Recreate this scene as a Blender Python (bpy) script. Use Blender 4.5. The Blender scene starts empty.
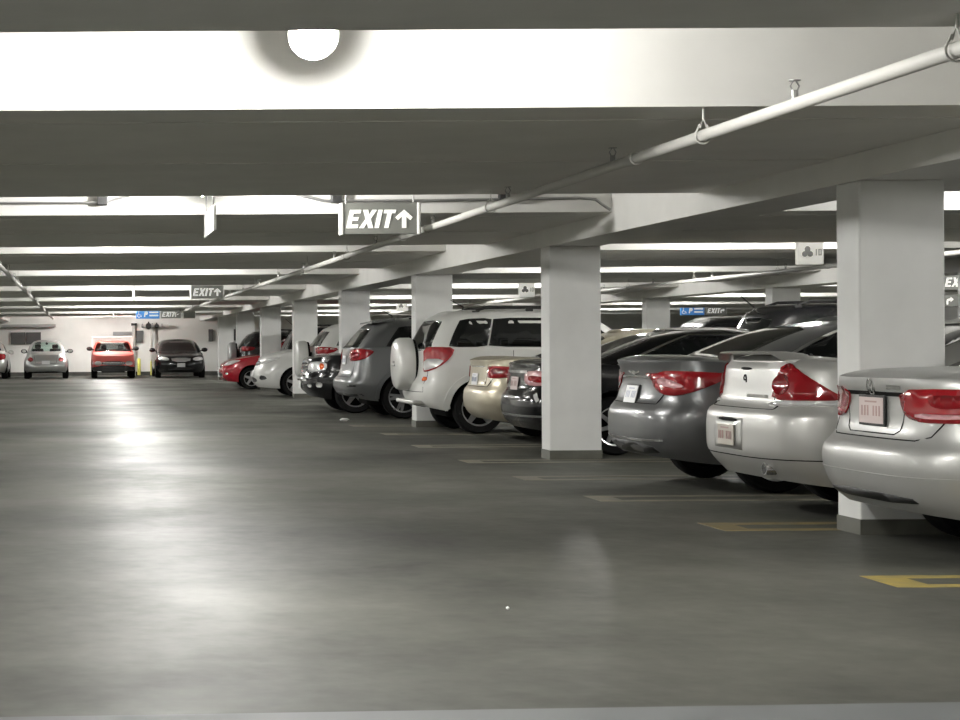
import bpy, bmesh, math, random
from mathutils import Vector, Matrix
from mathutils.bvhtree import BVHTree
random.seed(7)
PI = math.pi
scene = bpy.context.scene
COL = scene.collection

# ------------------------------------------------------------------ materials
def mat(name, col, rough=.5, metal=0., coat=0., spec=.5, emit=None, es=0., trans=0., alpha=1.):
    m = bpy.data.materials.new(name); m.use_nodes = True
    b = m.node_tree.nodes['Principled BSDF']
    b.inputs['Base Color'].default_value = (*col, 1)
    b.inputs['Roughness'].default_value = rough
    b.inputs['Metallic'].default_value = metal
    b.inputs['Coat Weight'].default_value = coat
    b.inputs['Coat Roughness'].default_value = .08
    b.inputs['Specular IOR Level'].default_value = spec
    if emit:
        b.inputs['Emission Color'].default_value = (*emit, 1)
        b.inputs['Emission Strength'].default_value = es
    if trans: b.inputs['Transmission Weight'].default_value = trans
    return m

def noisy(name, c1, c2, scale=3., rough=(.5, .6), detail=6., bump=0., stretch=(1, 1, 1)):
    m = mat(name, c1, rough[0]); nt = m.node_tree; b = nt.nodes['Principled BSDF']
    tc = nt.nodes.new('ShaderNodeTexCoord'); mp = nt.nodes.new('ShaderNodeMapping')
    mp.inputs['Scale'].default_value = stretch
    n = nt.nodes.new('ShaderNodeTexNoise'); n.inputs['Scale'].default_value = scale; n.inputs['Detail'].default_value = detail
    r = nt.nodes.new('ShaderNodeValToRGB')
    r.color_ramp.elements[0].position = .32; r.color_ramp.elements[1].position = .68
    r.color_ramp.elements[0].color = (*c1, 1); r.color_ramp.elements[1].color = (*c2, 1)
    mr = nt.nodes.new('ShaderNodeMapRange'); mr.inputs[1].default_value = .3; mr.inputs[2].default_value = .7
    mr.inputs[3].default_value = rough[0]; mr.inputs[4].default_value = rough[1]
    L = nt.links.new
    L(tc.outputs['Object'], mp.inputs['Vector']); L(mp.outputs[0], n.inputs['Vector'])
    L(n.outputs['Fac'], r.inputs[0]); L(r.outputs[0], b.inputs['Base Color'])
    L(n.outputs['Fac'], mr.inputs[0]); L(mr.outputs[0], b.inputs['Roughness'])
    if bump:
        bp = nt.nodes.new('ShaderNodeBump'); bp.inputs['Strength'].default_value = bump; bp.inputs['Distance'].default_value = .01
        L(n.outputs['Fac'], bp.inputs['Height']); L(bp.outputs[0], b.inputs['Normal'])
    return m

def floor_mat():
    m = mat('floor_concrete', (.12, .12, .1), .4); nt = m.node_tree; b = nt.nodes['Principled BSDF']; L = nt.links.new
    tc = nt.nodes.new('ShaderNodeTexCoord')
    mp = nt.nodes.new('ShaderNodeMapping'); mp.inputs['Scale'].default_value = (.9, .8, 1)
    n1 = nt.nodes.new('ShaderNodeTexNoise'); n1.inputs['Scale'].default_value = .42; n1.inputs['Detail'].default_value = 7; n1.inputs['Roughness'].default_value = .62
    n2 = nt.nodes.new('ShaderNodeTexNoise'); n2.inputs['Scale'].default_value = 9; n2.inputs['Detail'].default_value = 5
    L(tc.outputs['Object'], mp.inputs[0]); L(mp.outputs[0], n1.inputs['Vector']); L(tc.outputs['Object'], n2.inputs['Vector'])
    mx = nt.nodes.new('ShaderNodeMath'); mx.operation = 'MULTIPLY_ADD'; mx.inputs[1].default_value = .12
    L(n2.outputs['Fac'], mx.inputs[0]); L(n1.outputs['Fac'], mx.inputs[2])
    r = nt.nodes.new('ShaderNodeValToRGB'); e = r.color_ramp.elements
    e[0].position = .40; e[0].color = (*FLOOR_DARK, 1); e[1].position = .70; e[1].color = (*FLOOR_LIGHT, 1)
    L(mx.outputs[0], r.inputs[0]); L(r.outputs[0], b.inputs['Base Color'])
    mr = nt.nodes.new('ShaderNodeMapRange'); mr.inputs[1].default_value = .35; mr.inputs[2].default_value = .75
    mr.inputs[3].default_value = FLOOR_ROUGH[0]; mr.inputs[4].default_value = FLOOR_ROUGH[1]
    L(mx.outputs[0], mr.inputs[0]); L(mr.outputs[0], b.inputs['Roughness'])
    b.inputs['Specular IOR Level'].default_value = FLOOR_SPEC
    bp = nt.nodes.new('ShaderNodeBump'); bp.inputs['Strength'].default_value = .12; bp.inputs['Distance'].default_value = .02
    L(n1.outputs['Fac'], bp.inputs['Height']); L(bp.outputs[0], b.inputs['Normal'])
    return m

FLOOR_DARK = (.047, .048, .041); FLOOR_LIGHT = (.118, .118, .100); FLOOR_ROUGH = (.62, .44); FLOOR_SPEC = .18
LAMP = 1200.0; EXPOSURE = 0.0

M = {}
M['floor'] = floor_mat()
M['ceiling'] = noisy('painted_ceiling', (.70, .69, .66), (.77, .76, .73), 2.2, (.55, .7), bump=.05)
M['wall'] = noisy('painted_wall', (.72, .72, .69), (.78, .78, .75), 1.6, (.5, .65), bump=.05)
M['column'] = noisy('painted_column', (.70, .70, .68), (.76, .76, .74), 3., (.38, .5), bump=.05)
M['col_base'] = noisy('dark_base_paint', (.085, .085, .07), (.12, .12, .10), 6., (.4, .5))
M['baseboard'] = noisy('baseboard_paint', (.05, .05, .045), (.08, .08, .07), 6., (.5, .6))
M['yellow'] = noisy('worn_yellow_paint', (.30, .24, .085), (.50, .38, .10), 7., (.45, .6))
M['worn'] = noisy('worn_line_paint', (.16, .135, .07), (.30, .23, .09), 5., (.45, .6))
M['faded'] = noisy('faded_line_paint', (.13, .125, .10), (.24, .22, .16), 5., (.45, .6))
M['curb'] = noisy('pale_concrete', (.125, .13, .132), (.16, .167, .17), 5., (.55, .7))
M['pipe'] = mat('white_pipe_paint', (.54, .53, .50), .45)
M['dark_metal'] = mat('dark_metal', (.05, .05, .05), .5, .6)
M['steel'] = mat('grey_steel', (.35, .35, .34), .4, .8)
M['globe'] = mat('lamp_globe', (1, 1, 1), .4, emit=(1., .99, .955), es=LAMP)
M['housing'] = mat('lamp_housing', (.75, .75, .72), .5)
M['sign_grey'] = mat('sign_grey', (.155, .157, .14), .5)
M['sign_white'] = mat('sign_white', (.85, .85, .82), .45)
M['sign_blue'] = mat('sign_blue', (.06, .25, .62), .45)
M['sign_lit'] = mat('sign_lit_letters', (.85, .85, .82), .45, emit=(1., .99, .94), es=.40)
M['sign_face'] = mat('sign_lit_face', (.155, .157, .14), .5, emit=(1., 1., .92), es=.045)
M['blue_face'] = mat('sign_lit_blue', (.06, .25, .62), .45, emit=(.1, .35, .9), es=.25)
M['zone_face'] = mat('zone_sign_face', (.85, .85, .82), .45, emit=(1., .99, .94), es=.22)  # weak glow added so the zone sign panels look brighter
M['sign_mark'] = mat('sign_mark', (.10, .10, .10), .5)
M['panel'] = mat('grey_panel', (.10, .10, .10), .5)
M['vent'] = mat('vent_grey', (.35, .35, .34), .5)
M['yellow_post'] = mat('yellow_post', (.62, .60, .12), .5)
M['paper'] = mat('paper', (.8, .8, .78), .7)

M['glass'] = mat('car_glass', (.006, .007, .007), .06, 0, .0, .38)
M['glass_teal'] = mat('car_glass_pale', (.20, .27, .25), .08, 0, .0, .6)
def clear_glass(name, col):
    m = bpy.data.materials.new(name); m.use_nodes = True; nt = m.node_tree; nt.nodes.remove(nt.nodes['Principled BSDF'])
    t = nt.nodes.new('ShaderNodeBsdfTransparent'); t.inputs[0].default_value = (*col, 1)
    g = nt.nodes.new('ShaderNodeBsdfGlossy'); g.inputs['Roughness'].default_value = .05
    x = nt.nodes.new('ShaderNodeMixShader'); x.inputs[0].default_value = .08
    nt.links.new(t.outputs[0], x.inputs[1]); nt.links.new(g.outputs[0], x.inputs[2]); nt.links.new(x.outputs[0], nt.nodes['Material Output'].inputs[0])
    return m
M['glass_clear'] = clear_glass('car_glass_clear', (.74, .86, .82))
M['glass_smoke'] = clear_glass('car_glass_smoke', (.20, .22, .215))
M['rubber'] = mat('tyre_rubber', (.007, .007, .007), .8, spec=.12)
M['rim'] = mat('alloy', (.62, .62, .62), .28, .9)
M['rim_dark'] = mat('alloy_dark', (.20, .20, .20), .35, .8)
M['black_plastic'] = mat('black_plastic', (.014, .014, .014), .5)
M['seam'] = mat('panel_gap', (.010, .010, .010), .8, spec=.1)
M['chrome'] = mat('chrome', (.80, .80, .80), .12, 1.)
M['red_lens'] = mat('red_lens', (.27, .007, .012), .12, 0, .6, .6)
M['dark_red_lens'] = mat('dark_red_lens', (.20, .006, .010), .14, 0, .5, .6)
M['pink_lens'] = mat('pale_pink_lens', (.62, .34, .36), .15, 0, .6, .6)
M['clear_lens'] = mat('clear_lens', (.66, .66, .65), .12, .2, .6, .6)
M['amber'] = mat('amber_lens', (.70, .12, .02), .15, 0, .5)
M['plate'] = mat('plate_white', (.72, .72, .72), .5)
M['plate_pink'] = mat('plate_pinkish', (.62, .52, .50), .5)
M['plate_tan'] = mat('plate_tan', (.52, .48, .42), .5)
M['plate_mark'] = mat('plate_mark', (.34, .36, .46), .5)
M['plate_red'] = mat('plate_red_mark', (.42, .28, .26), .5)
M['cavity'] = mat('arch_cavity', (.008, .008, .008), .9, spec=.1)
M['exhaust'] = mat('exhaust_tip', (.55, .55, .55), .25, .9)
def paint(key, col, metal=.5, rough=.40, coat=.35):
    M[key] = mat('paint_' + key, col, rough, metal, coat)
paint('silver', (.42, .42, .405))
paint('light_silver', (.50, .495, .475), .5, .38)
paint('graphite', (.125, .127, .128), .55, .32)
paint('black', (.007, .007, .008), 0., .16, .25)
paint('gold', (.50, .455, .35), .55, .33)
paint('white', (.62, .62, .595), 0., .3, .5)
paint('grey', (.145, .15, .15), .5, .36)
paint('mid_grey', (.33, .335, .335), .5, .33)
paint('red', (.36, .010, .022), .1, .25, .8)
paint('pickup_red', (.60, .10, .08), 0., .55, .08)
paint('beetle_silver', (.47, .48, .475), .5, .33)
paint('charcoal', (.030, .031, .032), .3, .25)

# ------------------------------------------------------------------ object helpers
def link(o, parent=None):
    COL.objects.link(o)
    if parent is not None: o.parent = parent
    return o
def emit(name, bm, m, parent=None, smooth=False, sharp=None):
    me = bpy.data.meshes.new(name)
    bm.normal_update()
    bm.to_mesh(me); bm.free()
    for mm in (m if isinstance(m, (list, tuple)) else [m]): me.materials.append(mm)
    if smooth:
        me.polygons.foreach_set('use_smooth', [True] * len(me.polygons))
        if sharp: me.set_sharp_from_angle(angle=math.radians(sharp))
    o = bpy.data.objects.new(name, me)
    return link(o, parent)
def empty(name, loc=(0, 0, 0), rz=0.):
    o = bpy.data.objects.new(name, None); o.empty_display_size = .2
    o.location = loc; o.rotation_euler = (0, 0, rz)
    return link(o)
def tag(o, label=None, cat=None, group=None, kind=None):
    if label: o['label'] = label
    if cat: o['category'] = cat
    if group: o['group'] = group
    if kind: o['kind'] = kind
    return o
def box(bm, x0, x1, y0, y1, z0, z1, bevel=0.):
    r = bmesh.ops.create_cube(bm, size=1.0)
    vs = r['verts']
    for v in vs:
        v.co = Vector(((x0 + x1) / 2 + v.co.x * (x1 - x0), (y0 + y1) / 2 + v.co.y * (y1 - y0), (z0 + z1) / 2 + v.co.z * (z1 - z0)))
    if bevel:
        es = list({e for v in vs for e in v.link_edges})
        bmesh.ops.bevel(bm, geom=es, offset=bevel, segments=2, affect='EDGES', profile=.5)
    return bm
def tube(bm, pts, r, seg=10, cap=True):
    pts = [Vector(p) for p in pts]; rings = []
    for i, p in enumerate(pts):
        t = (pts[min(i + 1, len(pts) - 1)] - pts[max(i - 1, 0)]).normalized()
        up = Vector((0, 0, 1)) if abs(t.z) < .9 else Vector((1, 0, 0))
        a = t.cross(up).normalized(); b = a.cross(t)
        rr = r[i] if isinstance(r, (list, tuple)) else r
        rings.append([bm.verts.new(p + a * (rr * math.cos(k * 2 * PI / seg)) + b * (rr * math.sin(k * 2 * PI / seg))) for k in range(seg)])
    for i in range(len(rings) - 1):
        for k in range(seg):
            bm.faces.new((rings[i][k], rings[i][(k + 1) % seg], rings[i + 1][(k + 1) % seg], rings[i + 1][k]))
    if cap:
        bm.faces.new(rings[0]); bm.faces.new(list(reversed(rings[-1])))
    return bm
def lathe(bm, prof, seg=24, axis='z', cen=(0, 0, 0), close=False):
    """prof: list of (r, h) ; axis z or y."""
    cen = Vector(cen); rings = []
    for r, h in prof:
        ring = []
        for k in range(seg):
            a = k * 2 * PI / seg
            p = Vector((r * math.cos(a), r * math.sin(a), h)) if axis == 'z' else Vector((r * math.cos(a), h, r * math.sin(a)))
            ring.append(bm.verts.new(cen + p))
        rings.append(ring)
    n = len(rings)
    for i in range(n if close else n - 1):
        A, B = rings[i], rings[(i + 1) % n]
        for k in range(seg):
            bm.faces.new((A[k], A[(k + 1) % seg], B[(k + 1) % seg], B[k]))
    if not close:
        for R_, rv in ((rings[0], True), (rings[-1], False)):
            try: bm.faces.new(list(reversed(R_)) if rv else R_)
            except ValueError: pass
    bmesh.ops.recalc_face_normals(bm, faces=bm.faces)
    return bm

def pchip(pts):
    xs = [p[0] for p in pts]; ys = [p[1] for p in pts]; n = len(xs)
    if n == 1: return lambda x: ys[0]
    h = [xs[i + 1] - xs[i] for i in range(n - 1)]; d = [(ys[i + 1] - ys[i]) / h[i] for i in range(n - 1)]
    m = [0.] * n; m[0] = d[0]; m[-1] = d[-1]
    for i in range(1, n - 1):
        if d[i - 1] * d[i] <= 0: m[i] = 0.
        else:
            w1 = 2 * h[i] + h[i - 1]; w2 = h[i] + 2 * h[i - 1]
            m[i] = (w1 + w2) / (w1 / d[i - 1] + w2 / d[i])
    def f(x):
        if x <= xs[0]: return ys[0]
        if x >= xs[-1]: return ys[-1]
        i = 0
        while x > xs[i + 1]: i += 1
        s = (x - xs[i]) / h[i]; s2 = s * s; s3 = s2 * s
        return (2 * s3 - 3 * s2 + 1) * ys[i] + (s3 - 2 * s2 + s) * h[i] * m[i] + (-2 * s3 + 3 * s2) * ys[i + 1] + (s3 - s2) * h[i] * m[i + 1]
    return f
def chaikin(p, n=2, closed=True):
    for _ in range(n):
        q = []
        L = len(p)
        if not closed: q.append(p[0])
        for i in range(L if closed else L - 1):
            a, b = p[i], p[(i + 1) % L]
            q += [(a[0] * .75 + b[0] * .25, a[1] * .75 + b[1] * .25), (a[0] * .25 + b[0] * .75, a[1] * .25 + b[1] * .75)]
        if not closed: q.append(p[-1])
        p = q
    return p

# ------------------------------------------------------------------ car body builder
def ring_xy(xr, xf, w, ar, af, nr, nf, taper, Lc, MQ, S):
    half = []
    for i in range(MQ):
        th = (i / MQ) * PI / 2
        half.append((xr + ar * (1 - math.cos(th) ** (2 / nr)), w * math.sin(th) ** (2 / nr)))
    x0, x1 = xr + ar, xf - af
    for i in range(S + 1): half.append((x0 + (x1 - x0) * i / S, w))
    for i in range(MQ - 1, -1, -1):
        th = (i / MQ) * PI / 2
        half.append((xf - af * (1 - math.cos(th) ** (2 / nf)), w * math.sin(th) ** (2 / nf)))
    half = [(x, y * taper(x / Lc)) for x, y in half]
    return half + [(x, -y) for x, y in reversed(half[1:-1])]

def bridge(bm, A, B):
    n = len(A)
    for k in range(n):
        a, b, c, d = A[k], A[(k + 1) % n], B[(k + 1) % n], B[k]
        vs = []
        for v in (a, b, c, d):
            if v not in vs: vs.append(v)
        if len(vs) > 2:
            try: bm.faces.new(vs)
            except ValueError: pass

class Car: pass

def build_shell(sp):
    """lower body with wheel arches cut out, plus the cabin on it; one mesh in car space (rear at x=0, forward +x)."""
    L, hw = sp['L'], sp['hw']
    zb, zt = pchip(sp['zb']), pchip(sp['zt'])
    xrz, xfz, wz = pchip(sp['xr']), pchip(sp['xf']), pchip(sp['w'])
    tap = pchip(sp['taper'])
    NL = sp.get('layers', 26); MQ, S = 13, 34
    bm = bmesh.new(); rings = []
    pr = sp['plan']
    for i in range(NL + 1):
        t = i / NL
        zr_ = zb(0) + (zt(0) - zb(0)) * t; zf_ = zb(L) + (zt(L) - zb(L)) * t; zm = zb(L / 2) + (zt(L / 2) - zb(L / 2)) * t
        pts = ring_xy(xrz(zr_), L - xfz(zf_), hw * wz(zm), pr[0], pr[1], pr[2], pr[3], tap, L, MQ, S)
        rings.append([bm.verts.new((x, y, zb(x) + (zt(x) - zb(x)) * t)) for x, y in pts])
    top = [(v.co.x, v.co.y) for v in rings[-1]]
    for s, dz, k in ((.975, .010, 0), (.93, .020, .3), (.8, .033, .7), (.55, .044, 1.), (.28, .049, 1.2), (0., .05, 1.3)):
        row = []
        for x, y in top:
            e = min(x, L - x)
            xi = x + (.10 * k * (1 if x < L / 2 else -1)) * max(0, 1 - e / .5) * 1.0
            row.append(bm.verts.new((xi, y * s, zt(xi) + dz * sp.get('crown', 1.))))
        rings.append(row)
    bot = [bm.verts.new((v.co.x, v.co.y * .9, v.co.z + .01)) for v in rings[0]]
    bot2 = [bm.verts.new((v.co.x, 0, v.co.z + .01)) for v in rings[0]]
    rings = [bot2, bot] + rings
    for A, B in zip(rings, rings[1:]): bridge(bm, A, B)
    bmesh.ops.remove_doubles(bm, verts=bm.verts, dist=.0005)
    bmesh.ops.recalc_face_normals(bm, faces=bm.faces)
    # wheel arches
    me = bpy.data.meshes.new('tmp'); bm.to_mesh(me); bm.free()
    o1 = bpy.data.objects.new('tmp', me); COL.objects.link(o1)
    cb = bmesh.new()
    for xw in sp['axles']:
        for s in (-1, 1):
            y0, y1 = s * (hw - .30), s * (hw + .12)
            lathe(cb, [(sp['arch'], y0), (sp['arch'], y1)], 40, 'y', (xw, 0, sp['rw'] + .01))
    cm = bpy.data.meshes.new('tmpc'); cb.to_mesh(cm); cb.free()
    o2 = bpy.data.objects.new('tmpc', cm); COL.objects.link(o2)
    md = o1.modifiers.new('b', 'BOOLEAN'); md.object = o2; md.operation = 'DIFFERENCE'; md.solver = 'EXACT'
    dg = bpy.context.evaluated_depsgraph_get()
    em = bpy.data.meshes.new_from_object(o1.evaluated_get(dg))
    bpy.data.objects.remove(o1); bpy.data.objects.remove(o2); bpy.data.meshes.remove(me); bpy.data.meshes.remove(cm)
    bm = bmesh.new(); bm.from_mesh(em); bpy.data.meshes.remove(em)
    for f in bm.faces:
        c = f.calc_center_median(); f.material_index = 0
        for xw in sp['axles']:
            if math.hypot(c.x - xw, c.z - sp['rw'] - .01) < sp['arch'] * 1.004 and abs(c.y) > hw - .33: f.material_index = 1
        if c.z < sp.get('clad', 0): f.material_index = 1
        if abs(f.normal.z + 1) < .1 and c.z < .4: f.material_index = 1
    # cabin
    cab = sp.get('cab')
    if cab:
        xr, xf, w = pchip(cab['xr']), pchip(cab['xf']), pchip(cab['w']); zr = pchip(cab['zr'])
        z0 = lambda x: zt(x) - cab.get('sink', .05)
        ar, af, nr, nf = cab['plan']; rings = []
        ts = [0, .08, .16, .25, .35, .45, .55, .65, .74, .81, .87, .91, .945, .97, .988, 1.0]
        one = lambda q: 1.
        for t in ts:
            pts = ring_xy(xr(t), xf(t), w(t), ar, af, nr, nf, one, L, MQ, S)
            rings.append([bm.verts.new((x, y, z0(x) + (zr(x) - z0(x)) * t)) for x, y in pts])
        top = [(v.co.x, v.co.y) for v in rings[-1]]
        for s, dz in ((.93, .010), (.8, .022), (.55, .032), (.28, .037), (0, .038)):
            cx = sum(p[0] for p in top) / len(top)
            row = []
            for x, y in top:
                xi = cx + (x - cx) * (1 - (1 - s) * .12)
                row.append(bm.verts.new((xi, y * s, zr(xi) + dz)))
            rings.append(row)
        for A, B in zip(rings, rings[1:]): bridge(bm, A, B)
        sp['cabf'] = (xr, xf, w, lambda x, t: z0(x) + (zr(x) - z0(x)) * t)
    bmesh.ops.remove_doubles(bm, verts=bm.verts, dist=.0004)
    bmesh.ops.recalc_face_normals(bm, faces=bm.faces)
    return bm

def open_windows(bm, sp):
    """cut the front and rear window openings out of the cabin skin"""
    xr, xf, w, cz = sp['cabf']; kill = []
    for f in bm.faces:
        c = f.calc_center_median()
        for fx, key in ((xr, 'rg'), (xf, 'wg')):
            t0, t1, k = sp[key]
            for i in range(31):
                t = t0 + (t1 - t0) * i / 30
                if abs(c.x - fx(t)) < .16 and abs(c.z - cz(fx(t), t)) < .035 and abs(c.y) < w(t) * k * .97 and abs(f.normal.x) > .2:
                    kill.append(f); break
    bmesh.ops.delete(bm, geom=kill, context='FACES')

def projector(bvh, L, kind, s=1, hw=.9, r=.42):
    def f(u, v):
        if kind == 'rear': o, d = Vector((-2, u, v)), Vector((1, 0, 0))
        elif kind == 'front': o, d = Vector((L + 2, u, v)), Vector((-1, 0, 0))
        elif kind == 'side': o, d = Vector((u, s * 3, v)), Vector((0, -s, 0))
        elif kind == 'top': o, d = Vector((u, v, 4)), Vector((0, 0, -1))
        elif kind in ('rcorner', 'fcorner'):
            yc = hw - r; x0 = r; arc = r * PI / 2
            if u < 0: o, d = Vector((-2, s * (yc + u), v)), Vector((1, 0, 0))
            elif u > arc: o, d = Vector((x0 + (u - arc), s * 3, v)), Vector((0, -s, 0))
            else:
                a = u / r
                d = Vector((math.cos(a), -s * math.sin(a), 0)); o = Vector((x0, s * yc, v)) - d * 2
            if kind == 'fcorner':
                o.x = L - o.x; d.x = -d.x
        h, n, i, dist = bvh.ray_cast(o, d)
        if h is None:
            h, n, i, dist = bvh.find_nearest(o + d * (2.0 if kind != 'side' else 3 - hw))
        if n.dot(d) > 0: n = -n
        return h, n
    return f

def patch(bm, poly, P, off=.006, thick=.02, res=.05):
    b = bmesh.new()
    b.faces.new([b.verts.new((u, v, 0)) for u, v in poly])
    bmesh.ops.triangulate(b, faces=b.faces)
    us = [p[0] for p in poly]; vs = [p[1] for p in poly]
    for ax, lo, hi in ((0, min(us), max(us)), (1, min(vs), max(vs))):
        n = max(1, min(40, int((hi - lo) / res)))
        for i in range(1, n):
            c = lo + (hi - lo) * i / n
            co = Vector((c, 0, 0)) if ax == 0 else Vector((0, c, 0)); no = Vector((1, 0, 0)) if ax == 0 else Vector((0, 1, 0))
            bmesh.ops.bisect_plane(b, geom=b.verts[:] + b.edges[:] + b.faces[:], plane_co=co, plane_no=no, dist=1e-5)
    outer, inner = {}, {}
    for v in b.verts:
        h, n = P(v.co.x, v.co.y)
        outer[v] = bm.verts.new(h + n * off); inner[v] = (h - n * thick, n)
    for f in b.faces:
        vs_ = [outer[v] for v in f.verts]
        try: nf = bm.faces.new(vs_)
        except ValueError: continue
        nf.normal_update()
        if nf.normal.dot(inner[f.verts[0]][1]) < 0: nf.normal_flip()
        nf.smooth = True
    iv = {}
    for e in b.edges:
        if len(e.link_faces) == 1:
            a, c = e.verts
            for q in (a, c):
                if q not in iv: iv[q] = bm.verts.new(inner[q][0])
            try: bm.faces.new((outer[a], outer[c], iv[c], iv[a]))
            except ValueError: pass
    b.free(); return bm

def strip(bm, pts, P, width=.01, off=.003, depth=.01, step=.05):
    path = [pts[0]]
    for a, c in zip(pts, pts[1:]):
        n = max(1, int(math.hypot(c[0] - a[0], c[1] - a[1]) / step))
        path += [(a[0] + (c[0] - a[0]) * i / n, a[1] + (c[1] - a[1]) * i / n) for i in range(1, n + 1)]
    hp = [P(u, v) for u, v in path]; rows = []
    for i, (h, n) in enumerate(hp):
        t = hp[min(i + 1, len(hp) - 1)][0] - hp[max(i - 1, 0)][0]
        if t.length < 1e-6: t = Vector((0, 0, 1))
        b = t.normalized().cross(n).normalized() * (width / 2)
        rows.append([bm.verts.new(q) for q in (h - b - n * depth, h - b + n * off, h + b + n * off, h + b - n * depth)])
    for A, B in zip(rows, rows[1:]):
        if (A[1].co - B[1].co).length > .6: continue
        for k in range(3):
            try: bm.faces.new((A[k], A[k + 1], B[k + 1], B[k]))
            except ValueError: pass
    bm.faces.new(rows[0]); bm.faces.new(list(reversed(rows[-1])))
    bmesh.ops.recalc_face_normals(bm, faces=bm.faces)
    return bm

WHEELS = {}
def wheel(parent, x, y, s, r, style):
    key = (round(r, 3), style)
    if key not in WHEELS:
        nsp, rimk, rr = {'split': (10, 'rim_dark', .72), 'five': (5, 'rim', .70), 'dark': (5, 'rim_dark', .68), 'cap': (7, 'rim', .68), 'steel': (8, 'steel', .62)}[style]
        b = bmesh.new(); ri = r * rr; w = .105
        lathe(b, [(ri, -w), (r * .93, -w - .006), (r * .985, -w * .82), (r, -w * .5), (r, w * .5), (r * .985, w * .82), (r * .93, w + .006), (ri, w), (ri * .97, w * .6), (ri * .97, -w * .6)], 36, 'y', close=True)
        lathe(b, [(ri * .97, .03), (ri * .97, .02)], 24, 'y')
        tyre = bpy.data.meshes.new('wheel'); b.to_mesh(tyre); b.free(); tyre.materials.append(M['rubber'])
        tyre.polygons.foreach_set('use_smooth', [True] * len(tyre.polygons)); tyre.set_sharp_from_angle(angle=math.radians(35))
        b = bmesh.new()
        lathe(b, [(ri, .06), (ri, .098), (ri * .93, .092), (ri * .90, .06)], 36, 'y', close=True)
        lathe(b, [(ri * .24, .05), (ri * .24, .082), (ri * .12, .09), (.004, .09)], 18, 'y')
        for k in range(nsp):
            a = k * 2 * PI / nsp + PI / 2; wd = ri * (.15 if nsp > 5 else .24)
            if style == 'split': a += (.16 if k % 2 else -.16)
            q = []
            for rad, half, yy in ((ri * .16, wd * .75, .085), (ri * .94, wd * .5, .088)):
                for sg in (-1, 1):
                    for dy in (0, -.03):
                        q.append(b.verts.new((rad * math.cos(a) - sg * half * math.sin(a), yy + dy, rad * math.sin(a) + sg * half * math.cos(a))))
            for f in ((0, 2, 6, 4), (1, 5, 7, 3), (0, 4, 5, 1), (2, 3, 7, 6), (4, 6, 7, 5)): b.faces.new([q[i] for i in f])
        bmesh.ops.recalc_face_normals(b, faces=b.faces)
        rim = bpy.data.meshes.new('rim'); b.to_mesh(rim); b.free(); rim.materials.append(M[rimk])
        WHEELS[key] = (tyre, rim)
    tyre, rim = WHEELS[key]
    o = bpy.data.objects.new('wheel', tyre); o.location = (x, y, r)
    if s < 0: o.rotation_euler = (0, 0, PI)
    link(o, parent)
    link(bpy.data.objects.new('rim', rim), o)
    return o
# ------------------------------------------------------------------ one car from its spec
def sedan(**k):
    L = k.get('L', 4.85)
    d = dict(L=L, hw=.91, paint='silver', rw=.325, arch=.385, axles=(1.02, L - 1.0), style='five',
        zb=[(0, .30), (.6, .23), (1.5, .20), (L - .6, .20), (L, .24)],
        zt=[(0, 1.05), (.35, 1.065), (.9, 1.03), (1.6, 1.0), (3.0, .96), (3.55, .94), (4.2, .84), (L - .15, .72), (L, .66)],
        xr=[(.28, .16), (.38, .04), (.52, .0), (.64, .012), (.70, .055), (.76, .085), (.98, .10), (1.03, .085), (1.07, .12)],
        xf=[(.2, .16), (.34, .03), (.5, 0), (.6, .03), (.72, .14)],
        w=[(.2, .90), (.3, .955), (.5, 1.0), (.66, 1.0), (.8, .985), (.93, .955), (1.05, .905)],
        taper=[(0, .95), (.2, .985), (.5, 1), (.8, .985), (1, .93)], plan=(.62, .75, 3.3, 2.9), crown=1.,
        cab=dict(xr=[(0, .62), (.35, .98), (.7, 1.36), (.9, 1.62), (1, 1.86)], xf=[(0, 3.72), (.5, 3.28), (.85, 2.96), (1, 2.7)],
                 w=[(0, .845), (.3, .80), (.6, .735), (.85, .655), (.94, .60), (1, .52)], plan=(.55, .5, 3.6, 3.4),
                 zr=[(.6, 1.34), (1.3, 1.385), (2.2, 1.43), (2.8, 1.41), (3.6, 1.36)]),
        sg=dict(t0=.16, t1=.86, mr=.42, mf=.36, splits=[(2.35, .07, -.10)]), rproj='top', rg=(.16, .92, .84), wg=(.10, .90, .88))
    cab = k.pop('cab', None)
    d.update(k)
    if cab: d['cab'] = dict(d['cab'], **cab)
    return d
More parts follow.
